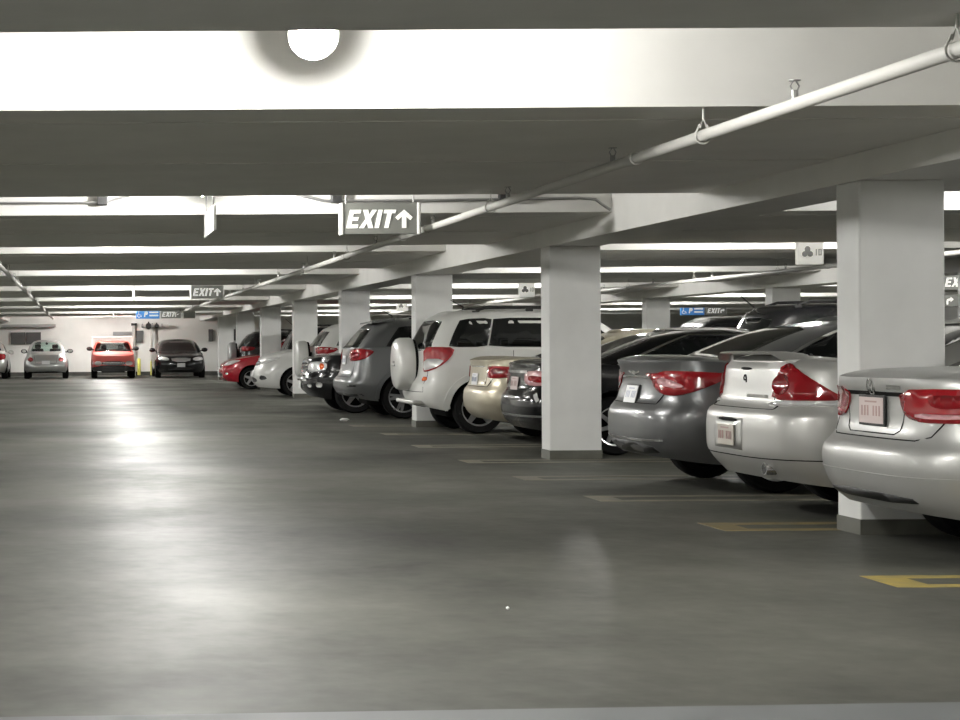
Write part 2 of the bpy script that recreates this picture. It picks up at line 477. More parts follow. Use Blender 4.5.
def suv(**k):
    L = k.get('L', 4.5)
    d = dict(L=L, hw=.90, paint='grey', rw=.35, arch=.415, axles=(.90, L - .90), style='split',
        zb=[(0, .40), (.5, .30), (1.2, .25), (L - .6, .25), (L, .32)],
        zt=[(0, 1.08), (1.0, 1.07), (2.8, 1.02), (3.4, 1.0), (L - .4, .90), (L - .1, .82), (L, .76)],
        xr=[(.38, .14), (.46, .03), (.56, 0), (.70, .01), (.76, .05), (.82, .07), (1.08, .09)],
        xf=[(.3, .16), (.42, .03), (.55, 0), (.7, .03), (.85, .12)],
        w=[(.25, .92), (.36, .965), (.55, 1.0), (.78, 1.0), (.92, .985), (1.08, .955)],
        taper=[(0, .955), (.15, .985), (.5, 1), (.8, .985), (1, .94)], plan=(.5, .7, 3.8, 3.0), crown=.6,
        cab=dict(xr=[(0, .10), (.35, .18), (.7, .30), (.9, .38), (1, .50)], xf=[(0, 3.45), (.5, 3.02), (.85, 2.70), (1, 2.5)],
                 w=[(0, .865), (.3, .83), (.65, .775), (.88, .71), (.95, .66), (1, .58)], plan=(.5, .5, 4.2, 3.6),
                 zr=[(.3, 1.60), (1.2, 1.635), (2.2, 1.63), (2.8, 1.58), (3.4, 1.5)]),
        sg=dict(t0=.12, t1=.82, mr=.34, mf=.34, splits=[(1.15, .09, .12), (2.15, .06, -.05)]), rg=(.10, .80, .80), wg=(.10, .90, .88))
    cab = k.pop('cab', None)
    d.update(k)
    if cab: d['cab'] = dict(d['cab'], **cab)
    return d

def make_car(name, sp, loc, rz, label, cat, group=None):
    root = tag(empty(name, loc, rz), label, cat, group)
    L, hw = sp['L'], sp['hw']
    bm = build_shell(sp)
    bvh = BVHTree.FromBMesh(bm)
    if sp.get('see_through'): open_windows(bm, sp)
    body = emit('body', bm, [M[sp['paint']], M['cavity'] if sp.get('clad', 0) == 0 else M['black_plastic']], root, True, 40)
    def P(kind, s=1): return projector(bvh, L, kind, s, hw)
    def add(nm, kind, poly, m, off=.006, thick=.02, res=.06, s=1, parent=root, label=None, rnd=1):
        b = bmesh.new()
        if rnd: poly = chaikin(poly, rnd)
        patch(b, poly, P(kind, s), off, thick, res)
        o = emit(nm, b, M[m], parent)
        if label: o['label'] = label
        return o
    glass = sp.get('glass', 'glass')
    # glazing
    xr, xf, w, cz = sp['cabf']
    def tl(t0, t1, n=6): return [t0 + (t1 - t0) * i / n for i in range(n + 1)]
    g = sp['sg']
    if g:
        for s in (-1, 1):
            lo = lambda t: xr(t) + g['mr']
            bounds = [lo]
            for xs, pw, lean in g['splits']:
                bounds += [(lambda t, xs=xs, pw=pw, lean=lean: xs - pw / 2 + lean * (t - .5)), (lambda t, xs=xs, pw=pw, lean=lean: xs + pw / 2 + lean * (t - .5))]
            bounds.append(lambda t: xf(t) - g['mf'])
            for i in range(0, len(bounds), 2):
                A, B = bounds[i], bounds[i + 1]
                ts = tl(g['t0'], g['t1'])
                left = [(A(t), cz(A(t), t)) for t in ts]; right = [(B(t), cz(B(t), t)) for t in ts]
                poly = left + [(x, z) for x, z in reversed(right) ]
                ok = [p for p, q in zip(left, right) if q[0] - p[0] > .02]
                if len(ok) < len(left):
                    kk = len(ok)
                    if kk < 2: continue
                    poly = left[:kk] + list(reversed(right[:kk]))
                add('side_window', 'side', poly, glass, .004, .012, .12, s)
            if sp.get('trim'):
                b = bmesh.new()
                ts = tl(g['t0'] - .03, g['t1'] + .03, 8); F = bounds[-1]
                path = [(lo(t) - .03, cz(lo(t), t)) for t in ts]
                x0, x1 = path[-1][0], F(g['t1'])
                path += [(x0 + (x1 - x0) * i / 8, cz(x0 + (x1 - x0) * i / 8, g['t1'] + .03)) for i in range(1, 9)]
                strip(b, path, P('side', s), .022, .008, .01)
                emit('window_trim', b, M[sp['trim']], root)
    if sp['rg']:
        t0, t1, kw = sp['rg']
        ts = tl(t0, t1)
        rp = sp.get('rproj', 'rear')
        q = (lambda t, s: (s * w(t) * kw, cz(xr(t), t))) if rp == 'rear' else (lambda t, s: (xr(t), s * w(t) * kw))
        poly = [q(t, -1) for t in ts] + [q(t, 1) for t in reversed(ts)]
        add('rear_window', rp, poly, sp.get('rglass', glass), .004, .012, .08)
    if sp['wg']:
        t0, t1, kw = sp['wg']
        ts = tl(t0, t1)
        poly = [(xf(t), -w(t) * kw) for t in ts] + [(xf(t), w(t) * kw) for t in reversed(ts)]
        add('windshield', 'top', poly, sp.get('wglass', glass), .004, .012, .08)
    # panel gaps, one seam each
    def seam(kind, pts, s, step=.06):
        emit('panel_seam', strip(bmesh.new(), pts, P(kind, s), .008, .0015, .006, step), M['seam'], root)
    for kind, pts in sp.get('gaps', []):
        for s in (-1, 1) if kind == 'side' else (1,): seam(kind, pts, s)
    if sp.get('doors'):
        ztf = pchip(sp['zt'])
        for s in (-1, 1):
            for x in sp['doors']: seam('side', [(x, ztf(x) - .02), (x, .34)], s)
            seam('side', [(sp['doors'][0], .34), (sp['doors'][-1], .34)], s, .2)
    # door handles and mirrors
    for s in (-1, 1):
        for x, z in sp.get('handles', []):
            h, n = P('side', s)(x, z)
            bb = box(bmesh.new(), x - .10, x + .10, h.y - .015 if s < 0 else h.y - .02, h.y + .02 if s < 0 else h.y + .015, z - .014, z + .014, .01)
            for v in bb.verts: v.co.y += s * .02
            emit('door_handle', bb, M[sp.get('handle_mat', sp['paint'])], root, True)
        mx = sp.get('mirror', xf(.1) - .45)
        if mx:
            mz = pchip(sp['zt'])(mx) + sp.get('mirror_z', .07)
            bb = bmesh.new()
            bmesh.ops.create_uvsphere(bb, u_segments=16, v_segments=10, radius=1)
            for v in bb.verts:
                q = v.co; v.co = Vector((mx + q.x * .085, s * (hw + .055) + q.y * .125, mz + q.z * .085 + abs(q.y) * 0))
            box(bb, mx - .03, mx + .04, *(sorted((s * (hw - .14), s * (hw + .0)))), mz - .06, mz - .015, .01)
            mo = emit('side_mirror', bb, M[sp.get('mirror_mat', sp['paint'])], root, True)
            bb = lathe(bmesh.new(), [(.002, 0), (.06, 0), (.06, .01), (.002, .01)], 16, 'z')
            for v in bb.verts:
                q = v.co.copy(); v.co = Vector((mx - .083 - q.z * .3, s * (hw + .055) + q.y * 1.35, mz + q.x))
            emit('mirror_glass', bb, M['chrome'], mo)
    # lamps, plates and everything laid on the skin
    made = {}
    for it in sp.get('skin', []):
        nm, kind, poly, m = it[:4]; o = dict(off=.006, thick=.02, res=.06, rnd=1, label=None, of=None, sides=None); o.update(it[4] if len(it) > 4 else {})
        sides = o['sides'] or ((-1, 1) if kind in ('rcorner', 'fcorner', 'side', 'rearm', 'frontm') else (1,))
        for s in sides:
            pp, kk = poly, kind
            if kind in ('rearm', 'frontm'):
                kk = kind[:-1]; pp = [(u * s, v) for u, v in poly]
            par = made.get((o['of'], s)) or made.get((o['of'], 1)) or root
            ob = add(nm, kk, pp, M and m, o['off'], o['thick'], o['res'], s, par, o['label'], o['rnd'])
            made[(nm, s)] = ob
    for it in sp.get('lines', []):
        nm, kind, pts, m = it[:4]; o = dict(width=.02, off=.006, depth=.012, of=None); o.update(it[4] if len(it) > 4 else {})
        sides = (-1, 1) if kind in ('rcorner', 'fcorner', 'side', 'rearm') else (1,)
        for s in sides:
            b = bmesh.new(); kk, pp = kind, pts
            if kind == 'rearm': kk = 'rear'; pp = [(u * s, v) for u, v in pts]
            strip(b, pp, P(kk, s), o['width'], o['off'], o['depth'], .05)
            emit(nm, b, M[m], made.get((o['of'], s)) or made.get((o['of'], 1)) or root)
    for pl in sp.get('plates', []):
        end, z, m, frame = pl[:4]
        h, n = P(end)(0, z)
        sg = -1 if end == 'rear' else 1
        pl_w, pl_h = .152, .076
        b = box(bmesh.new(), -.006, .006, -pl_w - (.014 if frame else 0), pl_w + (.014 if frame else 0), -pl_h - (.014 if frame else 0), pl_h + (.014 if frame else 0), .004)
        po = emit('license_plate', b, M['black_plastic' if frame else m], root); po.location = (h.x + sg * .012, 0, z)
        po.rotation_euler = (0, sg * math.asin(max(-.5, min(.5, n.z))) * -1 if end == 'front' else math.asin(max(-.5, min(.5, n.z))), 0)
        if frame:
            b = box(bmesh.new(), sg * .006, sg * .010, -pl_w, pl_w, -pl_h, pl_h); emit('plate_sheet', b, M[m], po)
        b = bmesh.new()
        if pl[4]:
            for i in range(7):
                if i == 3: continue
                y = (i - 3) * .037
                box(b, sg * .0095, sg * .0115, y - .008, y + .010, -.032, .028)
            box(b, sg * .0095, sg * .0115, -.075, .075, .046, .056)
            emit('plate_marking', b, M[pl[4]], po)
    # wheels
    zc = sp['rw']
    for xw in sp['axles']:
        for s in (-1, 1): wheel(root, xw, s * (hw - .125), s, zc, sp['style'])
    b = bmesh.new()                                   # axle beams and tanks under the floor
    for xw in sp['axles']: tube(b, [(xw, -hw + .2, zc), (xw, hw - .2, zc)], .05, 8)
    box(b, .45, L - .5, -.45, .45, .22, .36, .03)
    emit('underbody', b, M['cavity'], root)
    for ex in sp.get('exhaust', []):
        y, z, r, x0 = ex
        b = lathe(bmesh.new(), [(r, 0), (r * .86, 0), (r * .82, .16), (r * .9, .2), (r, .2)], 18, 'z', close=True)
        for v in b.verts: q = v.co.copy(); v.co = Vector((x0 + q.z, y + q.x * 1.2, z + q.y))
        emit('exhaust_tip', b, M['exhaust'], root, True, 40)
    if sp.get('extra'): sp['extra'](root, P, sp)
    return root

def rect(u0, u1, v0, v1): return [(u0, v0), (u1, v0), (u1, v1), (u0, v1)]
def ring_badge(P, y, z, r, kind='rear', strokes=()):
    """a round emblem: ring and inner strokes laid on the skin"""
    b = bmesh.new()
    strip(b, [(y + r * math.cos(a * PI / 12), z + r * math.sin(a * PI / 12)) for a in range(25)], P(kind), r * .2, .007, .006, .02)
    for st in strokes: strip(b, [(y + u * r, z + v * r) for u, v in st], P(kind), r * .17, .007, .006, .02)
    return b

def spare_wheel(root, x, z, r, w, m, hub=True):
    """covered spare wheel hung on the tailgate, flat face to the rear"""
    b = lathe(bmesh.new(), [(.002, -w / 2), (r * .55, -w / 2), (r * .60, -w / 2 + .006), (r * .86, -w / 2 + .008), (r * .95, -w / 2 + .035), (r, -w / 2 + .08), (r, w / 2 - .03), (r * .96, w / 2), (.002, w / 2)], 48, 'z')
    for v in b.verts: q = v.co.copy(); v.co = Vector((x + q.z, q.x, z + q.y))
    o = emit('spare_wheel_cover', b, M[m], root, True, 40)
    b = lathe(bmesh.new(), [(.002, w / 2), (r * .93, w / 2), (r * .93, w / 2 + .04), (.002, w / 2 + .04)], 40, 'z')
    for v in b.verts: q = v.co.copy(); v.co = Vector((x + q.z, q.x, z + q.y))
    emit('spare_tyre', b, M['rubber'], o)
    b = box(bmesh.new(), x + w / 2, x + w / 2 + .16, -.14, .14, z - .14, z + .14, .02)
    emit('spare_bracket', b, M['black_plastic'], o)
    if hub:
        b = bmesh.new()
        tube(b, [(x - w / 2 - .004, -.10, z - .02), (x - w / 2 - .004, .10, z - .02)], .016, 6); tube(b, [(x - w / 2 - .004, -.06, z + .03), (x - w / 2 - .004, .06, z + .03)], .012, 6)
        emit('emblem', b, M['steel'], o)
    return o
def antenna(root, x, z, y=0, lean=.28, h=.34):
    b = bmesh.new(); tube(b, [(x, y, z - .03), (x + .02, y, z + .03), (x - lean, y, z + h)], [.016, .012, .006], 6)
    emit('antenna', b, M['black_plastic'], root)
def rails(root, sp, x0, x1, y=.60, dz=.075, m='black_plastic'):
    zr = pchip(sp['cab']['zr'])
    for s in (-1, 1):
        b = bmesh.new()
        n = 10; pts = [(x0 + (x1 - x0) * i / n, s * y, zr(x0 + (x1 - x0) * i / n) + dz * (0.35 if i in (0, n) else 1)) for i in range(n + 1)]
        tube(b, pts, .021, 8)
        for i in (0, 5, n): box(b, pts[i][0] - .05, pts[i][0] + .05, s * y - .02, s * y + .02, zr(pts[i][0]) - .05, pts[i][2])
        emit('roof_rail', b, M[m], root, True, 50)

# ------------------------------------------------------------------ the specs
def passat_extra(root, P, sp):
    b = ring_badge(P, 0, .984, .043, strokes=([(-.42, .62), (0, -.02), (.42, .62)], [(-.86, .3), (-.38, -.72), (0, .02), (.38, -.72), (.86, .3)]))
    o = emit('badge', b, M['chrome'], root); o['label'] = 'round chrome emblem on the boot lid'
    b = bmesh.new(); strip(b, [(-.35, .985), (-.20, .985)], P('rear'), .024, .006, .006); emit('model_lettering', b, M['chrome'], root)
SP_PASSAT = sedan(L=4.87, hw=.917, paint='silver', axles=(1.08, 3.88), style='five',
    rg=(.24, .92, .72), zt=[(0, 1.02), (.35, 1.04), (.9, 1.05), (1.6, 1.01), (3.0, .97), (3.55, .95), (4.2, .85), (4.72, .73), (4.87, .68)],
    xr=[(.28, .17), (.36, .06), (.46, .015), (.55, .0), (.62, .01), (.665, .05), (.70, .085), (.80, .115), (.93, .115), (.95, .10), (1.02, .09), (1.04, .085), (1.06, .12)],
    skin=[('tail_light', 'rcorner', [(-.18, .975), (.30, .985), (.62, .97), (.95, .925), (.90, .87), (.62, .80), (.2, .79), (-.06, .795), (-.16, .86)], 'red_lens', dict(off=.012)),
          ('reverse_lens', 'rcorner', [(-.03, .815), (.4, .815), (.62, .835), (.62, .85), (.3, .84), (-.03, .845)], 'pink_lens', dict(of='tail_light', off=.017)),
          ('lens_ring', 'rcorner', [(.12, .875), (.45, .87), (.48, .95), (.1, .955)], 'dark_red_lens', dict(of='tail_light', off=.016, rnd=2)),
          ('bumper_vent', 'rear', [(-.55, .33), (.55, .33), (.5, .38), (-.5, .38)], 'black_plastic', dict(off=.004)),],
    lines=[('boot_handle', 'rear', [(-.44, .945), (.44, .945)], 'seam', dict(width=.026, off=.004)),
           ('bumper_crease', 'rear', [(-.5, .485), (.5, .485)], 'silver', dict(width=.014, off=.006)), ('bumper_crease', 'rcorner', [(0, .485), (.5, .49), (1.0, .50)], 'silver', dict(width=.014, off=.006))],
    gaps=[('rear', [(-.66, .80), (-.60, .715), (-.5, .69), (.5, .69), (.60, .715), (.66, .80)]), ('rear', [(-.37, .92), (-.33, .74), (-.28, .715), (.28, .715), (.33, .74), (.37, .92)])],
    doors=(1.55, 2.55, 3.5), handles=[(1.75, .88), (2.75, .86)], plates=[('rear', .845, 'plate_pink', True, 'plate_red')], w=[(.2, .90), (.3, .955), (.5, 1.0), (.66, 1.0), (.8, .985), (.93, .95), (.99, .915), (1.045, .86)], extra=passat_extra)

def impala_extra(root, P, sp):
    # boot spoiler: an aerofoil bar on two feet
    b = bmesh.new(); rows = []
    for i in range(21):
        y = -.60 + 1.20 * i / 20; e = abs(y) / .60
        drop = .055 * max(0, (e - .78) / .22) ** 1.6; xb = .08 + .08 * e ** 3
        prof = [(xb, 1.168), (xb + .02, 1.178), (xb + .12, 1.182), (xb + .24, 1.168), (xb + .24, 1.158), (xb + .1, 1.156)]
        rows.append([b.verts.new((x, y, z - drop)) for x, z in prof])
    for A, B in zip(rows, rows[1:]):
        for k in range(6): b.faces.new((A[k], A[(k + 1) % 6], B[(k + 1) % 6], B[k]))
    b.faces.new(rows[0]); b.faces.new(list(reversed(rows[-1])))
    for s in (-1, 1): box(b, .22, .38, s * .50 - .03, s * .50 + .03, 1.06, 1.16, .01)
    bmesh.ops.recalc_face_normals(b, faces=b.faces)
    emit('boot_spoiler', b, M[sp['paint']], root, True, 40)
    b = bmesh.new(); strip(b, [(-.03, .955), (-.022, .985), (-.005, 1.008), (.018, 1.006), (.026, .988), (.012, .972), (-.008, .972)], P('rear'), .011, .006, .006, .02)
    emit('badge', b, M['seam'], root)
    b = bmesh.new()
    strip(b, [(-.42, .862), (-.08, .862)], P('rear'), .022, .004, .006, .04)
    emit('model_lettering', b, M['chrome'], root)
SP_IMPALA = sedan(L=5.08, hw=.925, paint='light_silver', axles=(1.18, 4.0), style='cap',
    zt=[(0, 1.095), (.35, 1.105), (.9, 1.06), (1.7, 1.01), (3.1, .97), (3.7, .95), (4.4, .85), (4.93, .73), (5.08, .68)],
    xr=[(.30, .14), (.40, .04), (.48, .0), (.62, .0), (.74, .015), (.775, .05), (.80, .10), (.85, .115), (1.02, .14), (1.07, .15), (1.085, .18)],
    skin=[('tail_light', 'rcorner', [(.01, 1.06), (.12, 1.095), (.26, 1.08), (.50, .985), (.66, .90), (.74, .845), (.4, .838), (-.03, .84), (-.02, .93)], 'red_lens', dict(off=.012)),
          ('lens_ring', 'rcorner', [(.09 + .13 * math.cos(a), .95 + .075 * math.sin(a)) for a in [i * PI / 8 for i in range(16)]], 'dark_red_lens', dict(of='tail_light', off=.018)),
          ('reverse_lens', 'rcorner', [(-.03, .795), (.4, .80), (.72, .81), (.74, .838), (.4, .834), (-.03, .832)], 'clear_lens', dict(off=.012)),
          ('bumper_recess', 'rear', rect(-.27, .27, .475, .70), 'light_silver', dict(off=.003, rnd=0)),
          ('recess_slot', 'rear', rect(-.17, .17, .675, .70), 'seam', dict(off=.008)),
          ('boot_lock_bar', 'rear', rect(-.09, .09, 1.045, 1.065), 'seam', dict(off=.008))],
    lines=[('bumper_crease', 'rear', [(-.5, .43), (.5, .43)], 'seam', dict(width=.008, off=.002)), ('bumper_crease', 'rcorner', [(0, .43), (1.05, .43)], 'seam', dict(width=.008, off=.002))],
    gaps=[('rear', [(-.60, .835), (-.56, .775), (.56, .775), (.60, .835)]), ('rear', [(-.58, 1.07), (-.5, .84)]), ('rear', [(.58, 1.07), (.5, .84)])],
    doors=(1.65, 2.65, 3.6), handles=[(1.85, .88), (2.85, .86)], plates=[('rear', .575, 'plate_tan', False, 'plate_red')], exhaust=[(-.50, .355, .042, .07)], trim='chrome', extra=impala_extra)

def c200_extra(root, P, sp):
    b = bmesh.new(); strip(b, [(-.14, 1.0), (-.03, .985), (.03, .985), (.14, 1.0)], P('rear'), .016, .006, .006, .03); strip(b, [(-.03, .985), (.03, .985)], P('rear'), .035, .008, .006, .02)
    emit('badge', b, M['chrome'], root)
SP_200 = sedan(L=4.87, hw=.92, paint='graphite', axles=(1.0, 3.77), style='five',
    zt=[(0, 1.08), (.35, 1.095), (.9, 1.05), (1.6, 1.0), (3.0, .96), (3.55, .94), (4.2, .84), (4.72, .72), (4.87, .67)],
    xr=[(.28, .15), (.36, .04), (.46, .0), (.62, .005), (.70, .035), (.74, .075), (.80, .10), (.93, .12), (1.03, .105), (1.08, .08), (1.095, .11)],
    skin=[('tail_light', 'rcorner', [(-.24, .985), (-.02, .99), (.2, 1.015), (.55, 1.01), (.90, .985), (.78, .92), (.62, .85), (.40, .80), (.15, .81), (-.04, .86), (-.10, .95)], 'red_lens', dict(off=.012)),
          ('light_band', 'rcorner', [(.0, .90), (.35, .86), (.5, .88), (.3, .93), (.05, .96)], 'pink_lens', dict(of='tail_light', off=.017, rnd=2)),
          ('bumper_vent', 'rear', [(-.6, .30), (.6, .30), (.55, .40), (-.55, .40)], 'black_plastic', dict(off=.004))],
    lines=[('boot_trim', 'rear', [(-.48, .955), (.48, .955)], 'chrome', dict(width=.016)),
           ('bumper_trim', 'rear', [(-.5, .425), (.5, .425)], 'chrome', dict(width=.018)), ('bumper_trim', 'rcorner', [(0, .425), (.25, .43)], 'chrome', dict(width=.018))],
    gaps=[('rear', [(-.62, .83), (-.56, .73), (.56, .73), (.62, .83)])],
    doors=(1.55, 2.55, 3.5), handles=[(1.75, .88), (2.75, .86)], trim='chrome',
    plates=[('rear', .80, 'plate', True, 'plate_mark')], cab=dict(xr=[(0, .50), (.35, .74), (.7, 1.06), (.9, 1.38), (1, 1.8)], zr=[(.6, 1.36), (1.3, 1.41), (2.2, 1.44), (2.8, 1.42), (3.6, 1.37)]), extra=c200_extra)

SP_BLACKSEDAN = sedan(L=4.75, hw=.90, paint='black', axles=(.98, 3.65), style='cap', trim='chrome',
    zt=[(0, 1.00), (.35, 1.015), (.9, 1.0), (1.6, .98), (3.0, .95), (3.55, .93), (4.2, .84), (4.6, .72), (4.75, .67)],
    cab=dict(xr=[(0, .50), (.35, .84), (.7, 1.22), (.9, 1.5), (1, 1.75)], zr=[(.6, 1.33), (1.3, 1.36), (2.2, 1.385), (2.8, 1.37), (3.6, 1.30)]),
    skin=[('tail_light', 'rcorner', [(-.12, .93), (.3, .94), (.75, .91), (.6, .81), (.3, .76), (-.1, .78)], 'pink_lens', dict(off=.012)),
          ('brake_lens', 'rcorner', [(.0, .82), (.4, .80), (.5, .84), (.4, .87), (.0, .89)], 'red_lens', dict(of='tail_light', off=.017))],
    lines=[('boot_trim', 'rear', [(-.42, .925), (.42, .925)], 'chrome', dict(width=.03)), ('bumper_trim', 'rear', [(-.8, .43), (.8, .43)], 'steel', dict(width=.02)),
           ('bumper_reflector', 'rcorner', [(.25, .68), (.32, .60)], 'clear_lens', dict(width=.05))],
    gaps=[('rear', [(-.62, .83), (-.56, .73), (.56, .73), (.62, .83)])], doors=(1.5, 2.5, 3.4), handles=[(1.7, .88), (2.7, .86)],
    plates=[('rear', .79, 'plate_pink', False, 'plate_red')])

SP_GOLD = sedan(L=4.80, hw=.915, paint='gold', axles=(1.05, 3.78), style='five',
    zt=[(0, 1.02), (.35, 1.04), (.9, 1.01), (1.6, .98), (3.0, .95), (3.55, .93), (4.2, .84), (4.65, .72), (4.8, .67)], cab=dict(zr=[(.6, 1.31), (1.3, 1.355), (2.2, 1.39), (2.8, 1.37), (3.6, 1.32)]),
    skin=[('tail_light', 'rcorner', [(.0, .955), (.2, .965), (.5, .96), (.70, .94), (.66, .86), (.5, .81), (.1, .805), (.02, .83)], 'red_lens', dict(off=.012)),
          ('lens_ring', 'rcorner', [(.15, .86), (.45, .85), (.5, .93), (.15, .94)], 'dark_red_lens', dict(of='tail_light', off=.017, rnd=2))],
    lines=[('boot_trim', 'rear', [(-.40, .955), (.40, .955)], 'chrome', dict(width=.012))],
    gaps=[('rear', [(-.62, .80), (-.56, .70), (.56, .70), (.62, .80)]), ('rear', [(-.5, 1.05), (-.47, .72)]), ('rear', [(.5, 1.05), (.47, .72)])],
    doors=(1.55, 2.55, 3.5), handles=[(1.75, .88), (2.75, .86)], plates=[('rear', .79, 'plate', False, 'plate_mark')])

def vitara_extra(root, P, sp):
    spare_wheel(root, -.075, .965, .375, .25, 'white')
    antenna(root, .78, 1.745, 0, .16, .13)
    rails(root, sp, .85, 2.35, .56, .06)
    b = box(bmesh.new(), -.06, .18, -.62, .62, .40, .46, .02); emit('rear_step', b, M['light_silver'], root)
    for s in (-1, 1):
        for xw in sp['axles']:
            b = bmesh.new()
            pts = [(xw + .445 * math.cos(a), sp['rw'] + .01 + .445 * math.sin(a)) for a in [(-8 + i * 9.8) * PI / 180 for i in range(21)]]
            strip(b, pts, P('side', s), .085, .028, .02, .04)
            emit('wheel_arch_flare', b, M['white'], root, True, 50)
SP_VITARA = suv(L=4.2, hw=.905, paint='white', style='five', rw=.35, arch=.42, axles=(.82, 3.46),
    zt=[(0, 1.17), (1.0, 1.175), (2.8, 1.14), (3.2, 1.09), (3.9, .98), (4.1, .88), (4.2, .8)],
    w=[(.25, .92), (.36, .965), (.55, 1.0), (.8, 1.0), (1.0, .985), (1.17, .965)],
    cab=dict(xr=[(0, .09), (.35, .16), (.7, .26), (.9, .34), (1, .46)], zr=[(.3, 1.665), (1.2, 1.70), (2.2, 1.69), (2.8, 1.63), (3.4, 1.53)], xf=[(0, 3.30), (.5, 2.92), (.85, 2.62), (1, 2.42)]),
    sg=dict(t0=.14, t1=.84, mr=.29, mf=.32, splits=[(1.0, .022, .14), (2.05, .06, -.05)]), rg=(.06, .84, .84),
    skin=[('tail_light', 'rcorner', [(.14, .86), (.28, .86), (.50, .92), (.68, 1.06), (.74, 1.20), (.45, 1.205), (.12, 1.20), (.13, 1.0)], 'red_lens', dict(off=.012)),
          ('reverse_lens', 'rcorner', [(.15, .88), (.28, .88), (.48, .93), (.60, 1.04), (.16, 1.04)], 'clear_lens', dict(of='tail_light', off=.017)),
          ('bumper_reflector', 'rcorner', rect(.14, .28, .73, .79), 'amber', dict(off=.008)),
          ],
    lines=[], gaps=[('rear', [(-.70, 1.14), (-.70, .58), (.70, .58), (.70, 1.14)])], doors=(1.30, 2.2, 3.1), handles=[(1.48, .94), (2.4, .93)], handle_mat='white', plates=[], extra=vitara_extra)

def journey_extra(root, P, sp):
    antenna(root, .95, 1.70, 0, .14, .13); rails(root, sp, 1.2, 2.6, .56, .05, 'charcoal')
    b = bmesh.new(); rows = []
    for i in range(15):
        y = -.62 + 1.24 * i / 14
        rows.append([b.verts.new((x + .05 * (y / .62) ** 2, y, z)) for x, z in ((.46, 1.60), (.47, 1.625), (.85, 1.685), (.85, 1.64))])
    for A, B in zip(rows, rows[1:]):
        for k in range(4): b.faces.new((A[k], A[(k + 1) % 4], B[(k + 1) % 4], B[k]))
    b.faces.new(rows[0]); b.faces.new(list(reversed(rows[-1]))); bmesh.ops.recalc_face_normals(b, faces=b.faces)
    emit('roof_spoiler', b, M['grey'], root)
    for s in (-1, 1):
        for xw in sp['axles']:
            b = bmesh.new()
            pts = [(xw + .44 * math.cos(a), sp['rw'] + .01 + .44 * math.sin(a)) for a in [(-5 + i * 9.5) * PI / 180 for i in range(21)]]
            strip(b, pts, P('side', s), .06, .018, .02, .04)
            emit('wheel_arch_flare', b, M['grey'], root, True, 50)
SP_JOURNEY = suv(L=4.88, hw=.92, paint='grey', style='split', rw=.365, arch=.425, axles=(1.0, 3.9),
    zt=[(0, 1.19), (1.0, 1.19), (2.8, 1.10), (3.6, 1.04), (4.5, .92), (4.78, .83), (4.88, .76)],
    w=[(.25, .92), (.36, .965), (.55, 1.0), (.8, 1.0), (1.0, .985), (1.19, .955)],
    xr=[(.36, .16), (.44, .05), (.52, .0), (.62, .0), (.68, .04), (.76, .10), (.85, .13), (1.19, .17)],
    cab=dict(xr=[(0, .17), (.35, .28), (.7, .42), (.9, .52), (1, .66)], zr=[(.3, 1.60), (1.2, 1.67), (2.2, 1.68), (2.8, 1.62), (3.6, 1.52)], xf=[(0, 3.75), (.5, 3.28), (.85, 2.92), (1, 2.7)]),
    sg=dict(t0=.12, t1=.78, mr=.50, mf=.36, splits=[(1.45, .10, -.05), (2.45, .06, -.05)]),
    skin=[('tail_light', 'rcorner', [(-.02, 1.15), (.30, 1.175), (.55, 1.17), (.76, 1.14), (.70, 1.07), (.56, .99), (.3, .965), (.0, .97), (-.06, 1.06)], 'red_lens', dict(off=.014)),
          ('lens_ring', 'rcorner', [(.12, 1.01), (.45, 1.01), (.5, 1.11), (.12, 1.12)], 'dark_red_lens', dict(of='tail_light', off=.019, rnd=2)),
          ('bumper_valance', 'rear', [(-.84, .37), (.84, .37), (.84, .43), (-.84, .43)], 'black_plastic', dict(off=.006)),
          ('bumper_slot', 'rcorner', rect(.22, .42, .53, .565), 'seam', dict(off=.005))],
    gaps=[('rear', [(-.70, 1.15), (-.68, .70), (.68, .70), (.70, 1.15)])], doors=(1.45, 2.45, 3.45), handles=[(1.65, .93), (2.65, .91)],
    plates=[('rear', .98, 'plate', False, 'plate_mark')], extra=journey_extra)

def rav_extra(root, P, sp):
    spare_wheel(root, -.115, .96, .37, .22, 'mid_grey' if sp['paint'] == 'charcoal' else sp['paint'], False)
    if sp.get('cargo'): box_ = box(bmesh.new(), .62, 1.0, -.56, .56, 1.66, 1.74, .03); emit('roof_deflector', box_, M['black_plastic'], root)
    rails(root, sp, .75, 2.4, .56, .06)
SP_RAV = suv(L=4.35, hw=.90, paint='white', style='five', zt=[(0, 1.21), (1.0, 1.20), (2.8, 1.12), (3.4, 1.05), (3.95, .93), (4.25, .84), (4.35, .78)],
    skin=[('tail_light', 'rcorner', [(.10, 1.20), (.5, 1.20), (.80, 1.17), (.62, 1.07), (.2, 1.06), (.10, 1.08)], 'red_lens', dict(off=.014)),
          ('reverse_lens', 'rcorner', [(-.05, 1.15), (.10, 1.19), (.14, 1.04), (-.03, 1.02)], 'clear_lens', dict(off=.012))],
    doors=(1.3, 2.2, 3.1), handles=[(1.5, .94), (2.4, .92)], plates=[], extra=rav_extra)
SP_GREYRAV = dict(SP_RAV); SP_GREYRAV.update(paint='charcoal')
SP_GREYRAV['cab'] = dict(SP_RAV['cab'])
